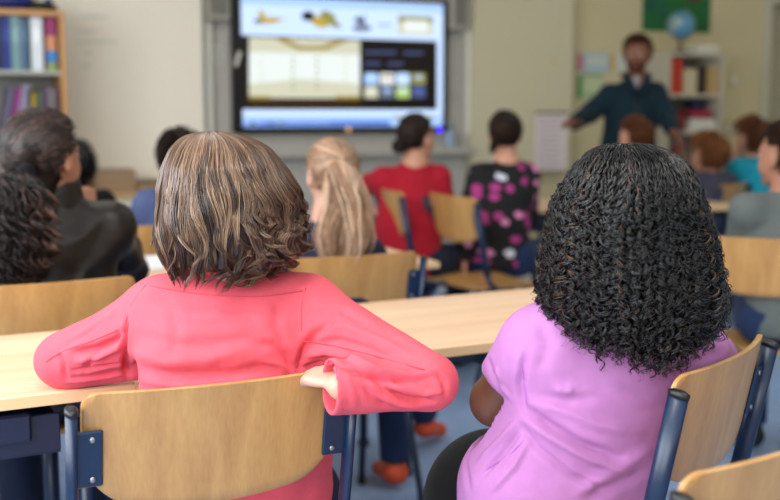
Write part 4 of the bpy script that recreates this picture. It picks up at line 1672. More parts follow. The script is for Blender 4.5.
# ------------------------------------------------------------------ desks
def make_desk(label, x0, x1, depth, legs=True):
    """origin at the left near corner on the floor, near edge along +x"""
    d = thing('school_desk', label, 'desk', (0, 0, 0))
    w = x1 - x0
    mb = MB().box(0, w, 0, depth, .698, .72, .003)
    t = mb.build('tabletop', M_desk, d)
    # rounded edge band
    e = MB()
    e.box(-.0015, w + .0015, -.0015, -.0002, .6995, .7185)
    e.build('edge_band', M_desk_edge, t)
    ap = MB()
    ap.box(.10, w - .10, .16, .178, .640, .697)
    ap.box(.10, w - .10, depth - .118, depth - .10, .640, .697)
    ap.build('apron', M_blue, d)
    for i in range(2):
        x = .07 if i == 0 else w - .07
        MB().box(x - .02, x + .02, .05, depth - .05, .655, .697, .006).build('side_beam', M_blue, d)
        for yy in (.09, depth - .09):
            MB().tube([(x, yy, .66), (x, yy, .02)], .016, 12).build('leg', M_blue, d, smooth=True)
            MB().tube([(x, yy, 0), (x, yy, .022)], .021, 12).build('foot_cap', M_cap, d, smooth=True)
    # plastic holder trays for bags and books under the top
    for x in (.12, w - .42):
        m = MB()
        m.box(x, x + .30, .045, .051, .605, .672, .002); m.box(x, x + .30, .051, .30, .60, .606)
        m.box(x, x + .006, .051, .30, .606, .66); m.box(x + .294, x + .30, .051, .30, .606, .66)
        m.box(x + .05, x + .25, .030, .045, .630, .680, .004)
        m.box(x + .10, x + .14, .024, .045, .60, .65, .004)
        m.build('tray', M_tray, d)
    return d


M_tray = mat('tray_plastic', (.09, .13, .24), .38)


def put_desk(label, x0, y0, w, depth, yaw=0.0):
    d = make_desk(label, 0, w, depth)
    d.location = (x0, y0, 0)
    d.rotation_euler = (0, 0, yaw)
    return d


_r = math.radians(2.6)
put_desk('beech desk at the left edge under the bent coral sleeve', .378 - 1.302 * math.cos(_r), 1.863 - 1.302 * math.sin(_r), 1.30, .535, _r)
put_desk('beech desk between the coral sleeve and the lilac T-shirt', .380, 1.863, 1.30, .535, _r)
put_desk('beech desk in the second row in front of the leather jacket', -1.03, 3.02, 1.30, .535, 0)
put_desk('beech desk in the second row in front of the blonde ponytail', .28, 3.02, 1.30, .535, 0)
put_desk('beech desk in the third row in front of the girl in the patterned top', 2.12, 4.47, 1.14, .535, 0)
put_desk('beech desk seen right of the curly black hair, in the third row', 3.32, 4.22, .66, .50, 0)

# ------------------------------------------------------------------ chairs
by_ends((-.438, 1.445), (-.058, 1.615), 'wooden chair with blue posts at the front left, under the coral shirt arm')
by_ends((.402, 1.49), (.650, 1.83), 'wooden chair behind the girl in the lilac T-shirt, turned side-on', 1.015)
by_ends((.312, 1.11), (.622, 1.365), 'wooden chair cut off by the lower right corner of the picture')
by_ends((-.945, 2.36), (-.60, 2.55), 'wooden chair of the girl in the dark leather jacket')
by_ends(px_end(287, 2.83), px_end(420, 3.01), 'wooden chair of the girl with the blonde ponytail')
by_ends(px_end(378, 4.93), px_end(402, 4.56), 'wooden chair behind the girl in red, turned side-on', 1.06)
by_ends(px_end(427, 4.70), px_end(477, 4.34), 'wooden chair whose back stands between the red top and the patterned top', 1.05)
by_ends(px_end(711, 3.38), px_end(826, 3.25), 'wooden chair of the boy in grey at the right edge')
by_ends(px_end(722, 5.75), px_end(748, 6.05), 'wooden chair of the child in the turquoise top')
# ------------------------------------------------------------------ skins, cloths, hair colours
SK_pale = mat('skin_pale', (.79, .60, .52), .5, sss=.15, vary=.05, vscale=20)
SK_mid = mat('skin_fair', (.80, .58, .47), .5, sss=.15, vary=.05, vscale=20)
SK_brown = mat('skin_brown', (.46, .29, .22), .45, sss=.1, vary=.06, vscale=20)
SK_olive = mat('skin_olive', (.66, .46, .36), .5, sss=.1, vary=.05, vscale=20)


def cloth(name, c, bump=.25, bscale=900, sheen=.04, rough=.85, vary=.05, vscale=40):
    return mat(name, c, rough, bump=bump, bscale=bscale, sheen=sheen, vary=vary, vscale=vscale, spec=.2)


C_coral = cloth('coral_jersey', (.87, .34, .395), bump=.42, bscale=48)
C_lilac = cloth('lilac_jersey', (.70, .465, .685), bump=.25, bscale=42)
C_black = cloth('black_cloth', (.03, .03, .035), sheen=.05)
C_denim = cloth('denim', (.13, .19, .32), bump=.4)
C_denimd = cloth('dark_denim', (.10, .13, .22), bump=.4)
C_navy = cloth('navy_jersey', (.15, .15, .24))
C_shoe = mat('black_shoe', (.05, .05, .06), .5)
C_shoeo = mat('orange_shoe', (.82, .30, .14), .5, vary=.3, vscale=25)

H_brown = hairmat('ash_brown_hair', [(0, (.14, .08, .05)), (.35, (.30, .20, .14)), (.64, (.47, .355, .27)), (1, (.70, .57, .45))], .32, .6)
H_black = hairmat('curly_black_hair', [(0, (.006, .005, .007)), (.6, (.032, .022, .025)), (.85, (.09, .06, .05)), (1, (.36, .25, .18))], .22, .65)
H_under = hairmat('hair_shadow_layer', [(0, (.03, .02, .02)), (1, (.05, .04, .04))], .8, .2)
H_blonde = hairmat('blonde_hair', [(0, (.30, .21, .15)), (.4, (.56, .42, .32)), (.75, (.78, .63, .51)), (1, (.93, .82, .71))], .42)
H_dark = hairmat('dark_brown_hair', [(0, (.03, .015, .012)), (.5, (.13, .075, .05)), (1, (.30, .18, .12))], .6, .2)
H_wine = hairmat('dark_wavy_hair', [(0, (.03, .02, .02)), (.5, (.12, .08, .07)), (.8, (.24, .16, .14)), (1, (.44, .32, .27))], .38, .5)
H_chest = hairmat('chestnut_hair', [(0, (.26, .14, .07)), (.5, (.50, .31, .17)), (1, (.64, .42, .26))], .6, .2)
H_ginger = hairmat('ginger_brown_hair', [(0, (.26, .13, .07)), (.5, (.43, .26, .16)), (1, (.60, .37, .23))], .6, .2)


# ================================================================== girl in the coral shirt
def hair_volume(tab, Y, dy, wyf, pts_px=True):
    """tab rows (v, py, pxL, pxR, depth_factor) -> function S(u, v, rf)"""
    rows = []
    for v, py, l, r_, dfac in tab:
        a, b = P(l, py, Y), P(r_, py, Y)
        rows.append((v, (a[0] + b[0]) / 2, (b[0] - a[0]) / 2, (a[2] + b[2]) / 2, dfac))
    rows = np.array(rows)
    vv = np.linspace(0, 1.15, 231)
    ex = []
    for i in range(1, 5):
        y = np.interp(vv, rows[:, 0], rows[:, i])
        # extrapolate below the last row
        sl = (rows[-1, i] - rows[-2, i]) / (rows[-1, 0] - rows[-2, 0])
        y = np.where(vv > rows[-1, 0], rows[-1, i] + sl * (vv - rows[-1, 0]), y)
        k = np.ones(9) / 9
        y2 = np.convolve(np.pad(y, 4, mode='edge'), k, 'valid')
        y2[:4] = y[:4]
        ex.append(y2)

    def Sf(u, v, rf):
        xc = np.interp(v, vv, ex[0]); wx = np.interp(v, vv, ex[1]); z = np.interp(v, vv, ex[2]); d = np.interp(v, vv, ex[3])
        x = xc + wx * rf * np.sin(u)
        y = Y + dy - wyf * d * rf * np.cos(u)
        return np.stack([x, y, z], -1)
    return Sf


def shell_from(Sf, rf, v1, nu=48, nv=40, dark=.15):
    u = np.linspace(-PI, PI, nu + 1)[:-1]
    v = np.linspace(0.0, v1, nv)
    U, Vv = np.meshgrid(u, v, indexing='xy')
    Pp = Sf(U, Vv, rf)
    V = Pp.reshape(-1, 3)
    F = []
    for j in range(nv - 1):
        for i in range(nu):
            i2 = (i + 1) % nu
            F.append((j * nu + i, j * nu + i2, (j + 1) * nu + i2, (j + 1) * nu + i))
    # close the underside
    c = V[-nu:].mean(0) + np.array([0, 0, .03])
    n0 = len(V)
    mid = (V[-nu:] + c) / 2 + np.array([0, 0, .01])
    V = np.concatenate([V, mid, c[None]])
    for i in range(nu):
        i2 = (i + 1) % nu
        F.append(((nv - 1) * nu + i, (nv - 1) * nu + i2, n0 + i2, n0 + i))
        F.append((n0 + i, n0 + i2, n0 + nu, n0 + nu))
    F = np.array(F)
    return V, F, np.full(len(V), dark)


def bob_hair(Sf, n, seed, uface, gap):
    rng = np.random.RandomState(seed)
    nl = 210
    lu = np.sort(rng.rand(nl) * 2 * PI - PI)
    lph = 2.0 * np.sin(lu * 2.3 + 1) + 1.2 * np.sin(lu * 5.1) + rng.normal(size=nl) * .75
    lf = 1.25 + .35 * rng.rand(nl); lam = .55 + .8 * rng.rand(nl); lend = 1.0 - .10 * rng.rand(nl) ** 1.5
    lr = 1.0 - .075 * rng.rand(nl); lflip = rng.normal(size=nl); ltone = rng.normal(size=nl) * .15
    short = rng.rand(nl) < .32
    lend = np.where(short, .70 + .25 * rng.rand(nl), lend)
    lr = np.where(short, 1.0 + .015 * rng.rand(nl), lr)
    u0 = rng.rand(n) * 2 * PI - PI
    lk = np.searchsorted(lu, u0) % nl
    lk = (lk + rng.randint(-2, 3, n)) % nl
    uc = lu[lk]
    N = 48
    t = np.linspace(0, 1, N)[None]
    top = rng.rand(n) < .6
    v0 = np.where(top, .004 + .05 * rng.rand(n), .04 + .40 * rng.rand(n))[:, None]
    v1 = (lend[lk] + .022 * rng.normal(size=n))[:, None]
    v = v0 + (v1 - v0) * t
    conv = np.clip((v - .20) / (lend[lk][:, None] - .18), 0, 1)
    du = np.angle(np.exp(1j * (u0 - uc)))
    side = np.clip(np.sin(uc) * 1.2 - .1, 0, 1)[:, None]
    u = uc[:, None] + du[:, None] * (1 - (.74 - .40 * side) * conv ** 1.3)
    amp = lam[lk][:, None] * (0.014 + .10 * np.clip(v - .18, 0, 1)) * (1 + .8 * side)
    ph = lf[lk][:, None] * 2 * PI * v * (1.35 + .7 * side) + lph[lk][:, None]
    u = u + amp * np.sin(ph) + .006 * np.sin(v * 25 + rng.rand(n)[:, None] * 6.28) + .35 * np.clip(.25 - v, 0, 1)
    layer = np.where(rng.rand(n) < .7, 1 - .025 * rng.rand(n), 1 - .12 * rng.rand(n))[:, None]
    rf = layer * (1 - (1 - lr[lk][:, None]) * np.clip(v * 2.2, 0, 1)) + amp * .45 * np.cos(ph)
    e = np.clip((v - lend[lk][:, None] + .13) / .13, 0, 1) ** 1.6
    rf = rf + e * (-.05 + .09 * lflip[lk][:, None]) + .008 * rng.normal(size=(n, 1)) * v
    u = u + e * .14 * rng.normal(size=nl)[lk][:, None]
    Pt = Sf(u, v, rf)
    cs = (.0095 * side * np.clip((v - .34) * 2.2, 0, 1) * lam[lk][:, None])
    ph2 = 2 * PI * v * (3.6 + 1.2 * lf[lk][:, None]) + lph[lk][:, None] * 2 + .18 * rng.normal(size=(n, 1))
    Pt[..., 2] += cs * np.sin(ph2)
    rad = np.stack([np.sin(u), -np.cos(u), 0 * u], -1)
    tan = np.stack([np.cos(u), np.sin(u), 0 * u], -1)
    Pt += cs[..., None] * 1.2 * np.cos(ph2)[..., None] * (rad * .8 + tan * .6)
    keep = np.abs(np.angle(np.exp(1j * (uc - uface)))) > gap
    Pt = Pt[keep]; m = len(Pt)
    th = (.00058 + .00035 * rng.rand(m))[:, None] * np.interp(t[0], [0, .1, .75, 1], [.8, 1, 1, .3])[None]
    tone = .42 + 1.1 * ltone[lk][keep] + .13 * rng.normal(size=m)
    tn = tone[:, None] + .07 * np.sin(t * 5 + rng.rand(m)[:, None] * 6) + .03 * side[keep]
    return strands_mesh(Pt, th, np.clip(tn, 0, 1), 3, center=np.array([Pt[..., 0].mean(), Pt[..., 1].mean(), Pt[..., 2].max() - .1]))


def crease(obj, items, h=.0035):
    """press folds into a garment: each fold runs over the cloth surface along the given line"""
    me = obj.data
    n = len(me.vertices)
    co = np.empty(n * 3, np.float32); me.vertices.foreach_get('co', co); co = co.reshape(-1, 3).astype(float)
    no = np.empty(n * 3, np.float32); me.vertex_normals.foreach_get('vector', no); no = no.reshape(-1, 3).astype(float)
    o0 = parent_origin(obj)
    bv = BVHTree.FromPolygons([tuple(v) for v in co], [tuple(p.vertices) for p in me.polygons])
    c0 = room(np.array([0, 0, CAM_H])) - o0
    disp = np.zeros(n)
    for pts, w, amp in items:
        line = []
        pp = []
        for (ax_, ay_), (bx_, by_) in zip(pts[:-1], pts[1:]):
            k = max(2, int(math.hypot(bx_ - ax_, by_ - ay_) / 5))
            pp += [(ax_ + (bx_ - ax_) * i / k, ay_ + (by_ - ay_) * i / k) for i in range(k)]
        pp.append(pts[-1])
        for px, py in pp:
            d = room(P(px, py, 1.0)) - room(np.array([0, 0, CAM_H]))
            hit = bv.ray_cast(Vector(c0), Vector(d))
            if hit[0] is not None:
                line.append(np.array(hit[0]))
        if len(line) < 2:
            continue
        line = np.array(line)
        lo, hi = line.min(0) - w * 3, line.max(0) + w * 3
        idx = np.where(((co > lo) & (co < hi)).all(1))[0]
        q = co[idx]
        best = np.full(len(idx), 1e9); bt = np.zeros(len(idx))
        L_ = len(line) - 1
        for i, (a, b) in enumerate(zip(line[:-1], line[1:])):
            ab = b - a
            if np.linalg.norm(ab) > .05:
                continue
            t = np.clip(((q - a) @ ab) / (ab @ ab + 1e-12), 0, 1)
            d2 = ((q - a - t[:, None] * ab) ** 2).sum(1)
            m = d2 < best
            best = np.where(m, d2, best); bt = np.where(m, (i + t) / L_, bt)
        taper = np.minimum(1, np.minimum(bt, 1 - bt) * 4 + .15)
        g = np.exp(-best / (w * w))
        # a crease has a ridge on its side
        amp = amp * 1.8
        disp[idx] += amp * taper * g - .35 * amp * taper * np.exp(-best / (w * w * 5))
    co = co + no * disp[:, None]
    me.vertices.foreach_set('co', co.astype(np.float32).ravel())
    me.update()


Y1 = 1.715
J = dict(s=1.0, yaw=0.16)
J['head'] = P(234, 205, Y1)
J['neck'] = P(234, 278, 1.745)
J['shL'] = P(160, 314, 1.745); J['shR'] = P(308, 314, 1.755)
J['chest'] = np.array([-.258, 1.715, .815]); J['waist'] = np.array([-.250, 1.73, .68]); J['pel'] = np.array([-.240, 1.78, .545])
J['elL'] = P(64, 361, 1.83); J['wrL'] = PZ(170, 356, .775)
J['elR'] = P(433, 382, 1.585); J['wrR'] = P(342, 387, 1.535)
J['hipL'] = np.array([-.32, 1.80, .525]); J['hipR'] = np.array([-.17, 1.81, .525])
J['knL'] = np.array([-.42, 2.05, .50]); J['knR'] = np.array([-.20, 2.08, .50])
J['anL'] = np.array([-.45, 2.02, .09]); J['anR'] = np.array([-.18, 2.05, .09])
J['toL'] = np.array([-.50, 2.14, .035]); J['toR'] = np.array([-.19, 2.18, .035])

root = thing('person', 'child with ash brown bob in a coral shirt, one arm over the chair back', 'person', room(np.array([J['pel'][0], J['pel'][1], 0])), 'pupils')
fr = head_frame(.30, 0.02)
hp, L, R = head_prims(J['head'], fr, .98)
side1 = unit(np.array([.975, .18, 0]))
bp = list(hp)
bp += [cone(J['neck'] - np.array([0, 0, .03]), J['head'] - np.array([0, 0, .05]), .047, .042),
       ecap(J['pel'], J['waist'], .115, .115, side1, .70, k=.05), ecap(J['waist'], J['chest'], .115, .125, side1, .66, k=.05),
       cone(J['shL'], J['shR'], .04, .04, k=.06), cone(J['chest'], J['neck'], .07, .045, k=.05)]
for e in 'LR':
    bp += [cone(J['sh' + e], J['el' + e], .035, .025, k=.02), cone(J['el' + e], J['wr' + e], .024, .021, k=.01),
           cone(J['hip' + e], J['kn' + e], .075, .05, k=.03), cone(J['kn' + e], J['an' + e], .048, .031, k=.02),
           cone(J['an' + e] + np.array([0, 0, -.04]), J['to' + e], .026, .022, k=.02)]
bp += hand_prims(J['wrL'], unit(J['wrL'] - J['elL']), (0, 0, 1), 1, .95, .5)
bp += hand_prims(P(338, 382, 1.547), unit(np.array([-.66, .74, -.02])), unit(np.array([-.10, -.15, .98])), 1.0, .92, .55, spread=.04, thumb=.3)
U1 = union(bp, .02)


def F1(p):
    return carve_eyes(U1(p), p, L, R, .98)


F1.box = U1.box
skin_mesh('body', F1, SK_pale, root, h=.0045)
for e in (-1, 1):
    mb = MB(); mb.sphere(room(L(e * .029, .0735, .001)), .0112, n=8); mb.sphere(room(L(e * .029, .0790, .001)), .0062, n=6, mi=1)
    mb.build('eye', None, root, smooth=True, mats=[MATS['eye_white'], MATS['iris']])
MB().tube([room(L(x, .0885 - 6 * x * x, -.057 + 1.5 * x * x)) for x in (-.02, -.01, 0, .01, .02)], [.001, .003, .004, .003, .001], n=6).build('lips', MATS['lips'], root, smooth=True)

# shirt
cuffR = P(329, 387, 1.535)
vR = unit(J['wrR'] - J['elR'])
elRo = J['elR']
sp = [ecap(np.array([-.240, 1.78, .50]), J['waist'], .150, .148, side1, .70, k=.05),
      ecap(J['waist'], J['chest'], .148, .150, side1, .66, k=.06),
      cone(P(190, 318, 1.735), P(275, 318, 1.74), .058, .058, k=.05),
      cone(J['shL'], J['shR'], .052, .052, k=.05),
      cone(J['chest'] + np.array([0, .02, .05]), J['neck'] + np.array([0, 0, .0]), .075, .054, k=.05),
      cone(J['shL'], J['elL'], .054, .047, k=.035), cone(J['elL'], J['wrL'], .046, .036, k=.012),
      cone(J['shR'], J['elR'] + np.array([-.004, 0, 0]), .058, .043, k=.04),
      cone(J['elR'] + np.array([-.006, 0, -.003]), cuffR - vR * .0, .040, .0385, k=.010),
      cone(cuffR - vR * .05, cuffR + vR * .02, .0375, .040, k=.01)]
US = union(sp, .03)
ax1 = lambda a, b: unit(np.asarray(b) - np.asarray(a)).astype(np.float32)
folds1 = [
    # right arm: creases fanning from the bend of the elbow
    ([(346, 368), (368, 376), (392, 382), (410, 383)], .0065, -.0085), ([(352, 360), (380, 370), (414, 376), (440, 370)], .0060, .0045),
    ([(372, 375), (384, 388), (404, 398), (430, 402)], .0050, -.0060), ([(380, 373), (398, 386), (424, 394), (444, 392)], .0045, .0045),
    ([(376, 396), (398, 404), (424, 408)], .0050, .0040), ([(386, 390), (410, 400), (438, 402)], .0040, -.0040), ([(362, 384), (372, 398), (390, 408)], .0050, -.0035),
    ([(436, 372), (444, 382), (446, 398)], .0055, -.0035), ([(345, 372), (352, 390), (356, 408)], .0060, .0020),
    # pull from the armpit across the upper arm
    ([(297, 372), (303, 352), (316, 334), (334, 322)], .0080, -.0060), ([(302, 356), (326, 352), (352, 358), (372, 366)], .0065, .0055),
    ([(306, 344), (340, 340), (372, 350), (398, 362)], .0060, -.0045), ([(312, 330), (345, 326), (385, 342), (416, 358)], .0075, .0035),
    ([(312, 312), (340, 310), (368, 324)], .0080, -.0030), ([(300, 368), (322, 362), (346, 366)], .0045, -.0050),
    ([(294, 378), (288, 358), (272, 346), (252, 342)], .0090, -.0050), ([(298, 384), (292, 372), (280, 364), (262, 362)], .0060, .0040),
    # left arm
    ([(124, 330), (116, 340), (98, 348), (72, 353)], .0060, -.0080), ([(123, 345), (100, 356), (74, 362)], .0060, .0060),
    ([(124, 362), (100, 367), (72, 371)], .0050, -.0060), ([(124, 374), (96, 378), (66, 382)], .0050, .0045), ([(58, 352), (64, 364), (66, 380)], .0055, -.0040),
    ([(104, 346), (90, 360), (84, 374)], .0045, -.0035), ([(122, 306), (100, 322), (72, 340)], .0080, .0025), ([(110, 316), (86, 334), (58, 350)], .0060, -.0020),
    ([(127, 318), (125, 345), (127, 385)], .0060, -.0090),
    # back panel
    ([(130, 352), (165, 362), (205, 360), (240, 352)], .0110, .0040), ([(130, 366), (172, 376), (230, 374), (285, 362)], .0090, -.0035),
    ([(130, 378), (175, 386), (240, 384), (292, 374)], .0090, .0040), ([(134, 334), (180, 345), (230, 342), (268, 334)], .0110, -.0030),
    ([(150, 304), (190, 316), (240, 318)], .0120, .0025), ([(170, 300), (176, 330), (170, 360)], .0120, -.0020), ([(280, 300), (276, 325), (286, 350)], .0110, -.0025),
]


def FS(p):
    d = US(p)
    n = noise3(p, 24, 12, 2)
    d = d - .0022 * n
    n2 = noise3(p * np.array([1, 1, .5], np.float32), 70, 31, 1)
    d = d - .0010 * n2
    nk = cone(J['neck'] + np.array([0, 0, .012]), J['neck'] + np.array([0, .0, .12]), .050, .055)
    d = smax(d, -nk(p), .004)
    d = smax(d, .50 - p[:, 2], .006)
    near = ((p - cuffR) ** 2).sum(1) < .10 ** 2
    dc = smax(d, (p - cuffR) @ vR.astype(np.float32), .003)
    inner = cone(cuffR - vR * .03, cuffR + vR * .06, .0345, .0355)
    dc = smax(dc, -inner(p), .003)
    d = np.where(near, dc, d)
    return d


FS.box = US.box
shirt1 = skin_mesh('shirt', FS, C_coral, root, h=.0032, it=1)
crease(shirt1, folds1)
# collar: a stand of cloth round the neck
nkv = unit(J['head'] - J['neck'])


def FC(p):
    o_ = cone(J['neck'] - nkv * .012, J['neck'] + nkv * .038, .064, .060)(p)
    i_ = cone(J['neck'] - nkv * .05, J['neck'] + nkv * .08, .0585, .0545)(p)
    d = smax(o_, -i_, .003)
    return smax(smax(d, (p - (J['neck'] + nkv * .036)) @ nkv.astype(np.float32), .003), -((p - (J['neck'] - nkv * .03)) @ nkv.astype(np.float32)), .003)


FC.box = (J['neck'] - .10, J['neck'] + .10)
skin_mesh('collar', FC, C_coral, root, h=.003)


def seam_on(obj, pts, r, m, name, parent, step=6, lift=.0002):
    """thin raised seam following a garment's surface where the sewing line runs"""
    me = obj.data
    o0 = parent_origin(obj)
    bv = BVHTree.FromPolygons([tuple(v.co) for v in me.vertices], [tuple(p.vertices) for p in me.polygons])
    cam_p = room(np.array([0, 0, CAM_H])) - o0
    out = []
    P2 = []
    for (ax_, ay_), (bx_, by_) in zip(pts[:-1], pts[1:]):
        n = max(2, int(math.hypot(bx_ - ax_, by_ - ay_) / step))
        for i in range(n):
            P2.append((ax_ + (bx_ - ax_) * i / n, ay_ + (by_ - ay_) * i / n))
    P2.append(pts[-1])
    for px, py in P2:
        d = room(P(px, py, 1.0)) - room(np.array([0, 0, CAM_H]))
        hit = bv.ray_cast(Vector(cam_p), Vector(d))
        if hit[0] is not None:
            v = np.array(hit[0]) + np.array(hit[1]) * lift
            if out and np.linalg.norm(v - out[-1]) > .04:
                continue
            out.append(v)
    if len(out) < 2:
        return None
    out = np.array(out)
    for _ in range(2):
        out[1:-1] = (out[:-2] + 2 * out[1:-1] + out[2:]) / 4
    return MB().tube(out + o0, r, 6).build(name, m, parent, smooth=True)


C_coral_s = cloth('coral_stitching', (.80, .27, .33))
for pts in ([(140, 284), (170, 290), (215, 296), (262, 297), (303, 291)],
            [(306, 288), (301, 305), (301, 330), (303, 348), (296, 368)],
            [(146, 285), (130, 305), (124, 330), (125, 360), (127, 388)],
            [(303, 341), (330, 345), (360, 352), (395, 362), (425, 370)],
            [(118, 330), (90, 342), (60, 352), (46, 362)],
            [(336, 368), (339, 385), (343, 410)]):
    seam_on(shirt1, pts, .0009, C_coral_s, 'seam', shirt1)

# trousers and shoes
tp = [ecap(J['pel'] + side1 * -.01 + np.array([0, .02, -.01]), J['pel'] + side1 * .01 + np.array([0, .02, .02]), .130, .125, side1, .74, k=.04)]
for e in 'LR':
    tp += [cone(J['hip' + e], J['kn' + e], .086, .064, k=.03), cone(J['kn' + e], J['an' + e], .062, .048, k=.02)]
UT = union(tp, .02); _f = lambda p: UT(p) - .003 * noise3(p, 30, 2, 2); _f.box = UT.box
skin_mesh('trousers', _f, C_denimd, root, h=.006)
for e in 'LR':
    a, b = J['an' + e], J['to' + e]
    q = union([cone(a + np.array([0, 0, -.005]), a + np.array([0, 0, -.045]), .038, .038), cone(a + np.array([0, 0, -.05]), b, .036, .032)], .03)
    skin_mesh('shoe', q, C_shoe, root, h=.006)

tab1 = [(0, 131.5, 206, 214, .05), (.02, 133, 192, 232, .20), (.06, 138, 180, 252, .42), (.13, 148, 171, 270, .68), (.24, 165, 164, 285, .90), (.38, 188, 158.5, 298, 1.0),
        (.52, 210, 157, 304, 1.02), (.66, 230, 157.5, 307, 1.0), (.80, 249, 160, 304, .95), (.92, 266, 166, 286, .86), (1.0, 277, 171, 262, .78)]
Sf1 = hair_volume(tab1, Y1, 0.0, .120)
uf = PI - .30
pa = [bob_hair(Sf1, 7600, 5, uf, .45)]
V_, F_, T_ = merge(pa)
mesh('hair', room(V_), F_, H_brown, root, tone=T_)
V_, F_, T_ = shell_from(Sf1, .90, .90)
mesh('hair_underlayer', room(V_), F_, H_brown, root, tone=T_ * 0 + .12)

# ================================================================== girl in the lilac T-shirt
Y2 = 1.66
K = dict(s=1.0, yaw=-.30)
K['head'] = P(628, 232, Y2 + .01)
K['neck'] = P(625, 315, 1.68)
K['shL'] = P(536, 350, 1.66); K['shR'] = P(692, 354, 1.79)
K['chest'] = P(613, 365, 1.715); K['waist'] = P(583, 440, 1.70); K['pel'] = P(562, 535, 1.70)
K['elL'] = P(496, 401, 1.71); K['wrL'] = PZ(560, 372, .765)
K['elR'] = P(724, 365, 1.95); K['wrR'] = PZ(660, 350, .775)
K['hipL'] = P(492, 505, 1.78); K['hipR'] = P(600, 545, 1.82)
K['knL'] = P(436, 552, 2.02); K['knR'] = P(560, 530, 2.12)
K['anL'] = np.append(K['knL'][:2] + np.array([.02, .02]), .09); K['anR'] = np.append(K['knR'][:2] + np.array([.02, .0]), .09)
K['toL'] = np.append(K['anL'][:2] + np.array([-.07, .10]), .035); K['toR'] = np.append(K['anR'][:2] + np.array([-.05, .11]), .035)
root2 = thing('person', 'child with big curly black hair in a lilac T-shirt seen from behind', 'person', room(np.array([K['pel'][0], K['pel'][1], 0])), 'pupils')
fr2 = head_frame(.05, 0.0)
hp, L2, R2 = head_prims(K['head'], fr2, 1.0)
sideK = unit(K['shR'] - K['shL'])
bp = list(hp) + [cone(K['neck'] - np.array([0, 0, .03]), K['head'] - np.array([0, 0, .05]), .052, .046),
                 ecap(K['pel'], K['waist'], .13, .13, sideK, .70, k=.05), ecap(K['waist'], K['chest'], .13, .14, sideK, .64, k=.05),
                 cone(K['shL'], K['shR'], .045, .045, k=.06), cone(K['chest'], K['neck'], .08, .05, k=.05)]
for e in 'LR':
    bp += [cone(K['sh' + e], K['el' + e], .047, .0415, k=.02), cone(K['el' + e], K['wr' + e], .040, .025, k=.01),
           cone(K['hip' + e], K['kn' + e], .085, .06, k=.03), cone(K['kn' + e], K['an' + e], .054, .034, k=.02),
           cone(K['an' + e] + np.array([0, 0, -.04]), K['to' + e], .026, .022, k=.02)]
bp += hand_prims(K['wrL'], unit(K['wrL'] - K['elL']), (0, 0, 1), 1, 1, .5)
bp += hand_prims(K['wrR'], unit(K['wrR'] - K['elR']), (0, 0, 1), -1, 1, .5)
U2 = union(bp, .02)


def F2(p):
    return carve_eyes(U2(p), p, L2, R2, 1.0)


F2.box = U2.box
skin_mesh('body', F2, SK_brown, root2, h=.0045)
for e in (-1, 1):
    mb = MB(); mb.sphere(room(L2(e * .029, .0735, .001)), .0115, n=8); mb.sphere(room(L2(e * .029, .0795, .001)), .0062, n=6, mi=1)
    mb.build('eye', None, root2, smooth=True, mats=[MATS['eye_white'], MATS['iris']])
MB().tube([room(L2(x, .0885 - 6 * x * x, -.057 + 1.5 * x * x)) for x in (-.02, -.01, 0, .01, .02)], [.001, .003, .004, .003, .001], n=6).build('lips', mat('lips_brown', (.42, .22, .2), .45), root2, smooth=True)

slA = K['shL'] + (K['elL'] - K['shL']) * .56
slV = unit(K['elL'] - K['shL'] + np.array([.02, 0, -.02]))
sp = [ecap(P(550, 560, 1.70), P(556, 490, 1.70), .165, .158, sideK, .74, k=.05),
      ecap(P(556, 490, 1.70), P(585, 430, 1.70), .158, .150, sideK, .70, k=.06),
      ecap(P(585, 430, 1.70), K['chest'], .150, .158, sideK, .68, k=.06),
      cone(K['shL'] + np.array([.02, 0, 0]), K['shR'], .062, .058, k=.06),
      cone(K['chest'], K['neck'] + np.array([0, 0, -.01]), .09, .062, k=.07),
      cone(K['shL'], K['elL'], .063, .052, k=.03), cone(K['shR'], K['elR'], .056, .050, k=.03)]
UL = union(sp, .03)
folds2 = [
    ([(524, 408), (545, 422), (580, 444), (622, 458)], .0080, -.0085), ([(524, 418), (548, 436), (590, 460), (630, 472)], .0070, .0060),
    ([(520, 424), (538, 448), (572, 476), (610, 492)], .0060, -.0050), ([(528, 402), (555, 408), (595, 424), (640, 434)], .0090, .0045),
    ([(525, 412), (520, 385), (526, 350)], .0070, -.0060), ([(518, 420), (500, 440), (478, 462)], .0060, .0045), ([(522, 428), (504, 452), (478, 480)], .0055, -.0050),
    ([(528, 440), (514, 466), (490, 492)], .0060, .0040), ([(554, 388), (566, 392), (574, 390)], .0080, .0035),
    ([(655, 448), (622, 466), (575, 494)], .0120, .0040), ([(650, 470), (615, 486), (585, 498)], .0100, -.0040), ([(486, 352), (492, 372), (504, 392)], .0060, -.0030),
    ([(512, 400), (500, 386), (496, 366)], .0045, .0030), ([(540, 320), (548, 345), (540, 372)], .0120, -.0030), ([(600, 385), (640, 400), (668, 398)], .0130, .0025),
    ([(536, 395), (560, 400), (600, 398)], .0090, -.0025), ([(660, 380), (690, 362), (724, 350)], .0080, -.0030), ([(470, 440), (465, 465), (470, 492)], .0070, -.0030),
]


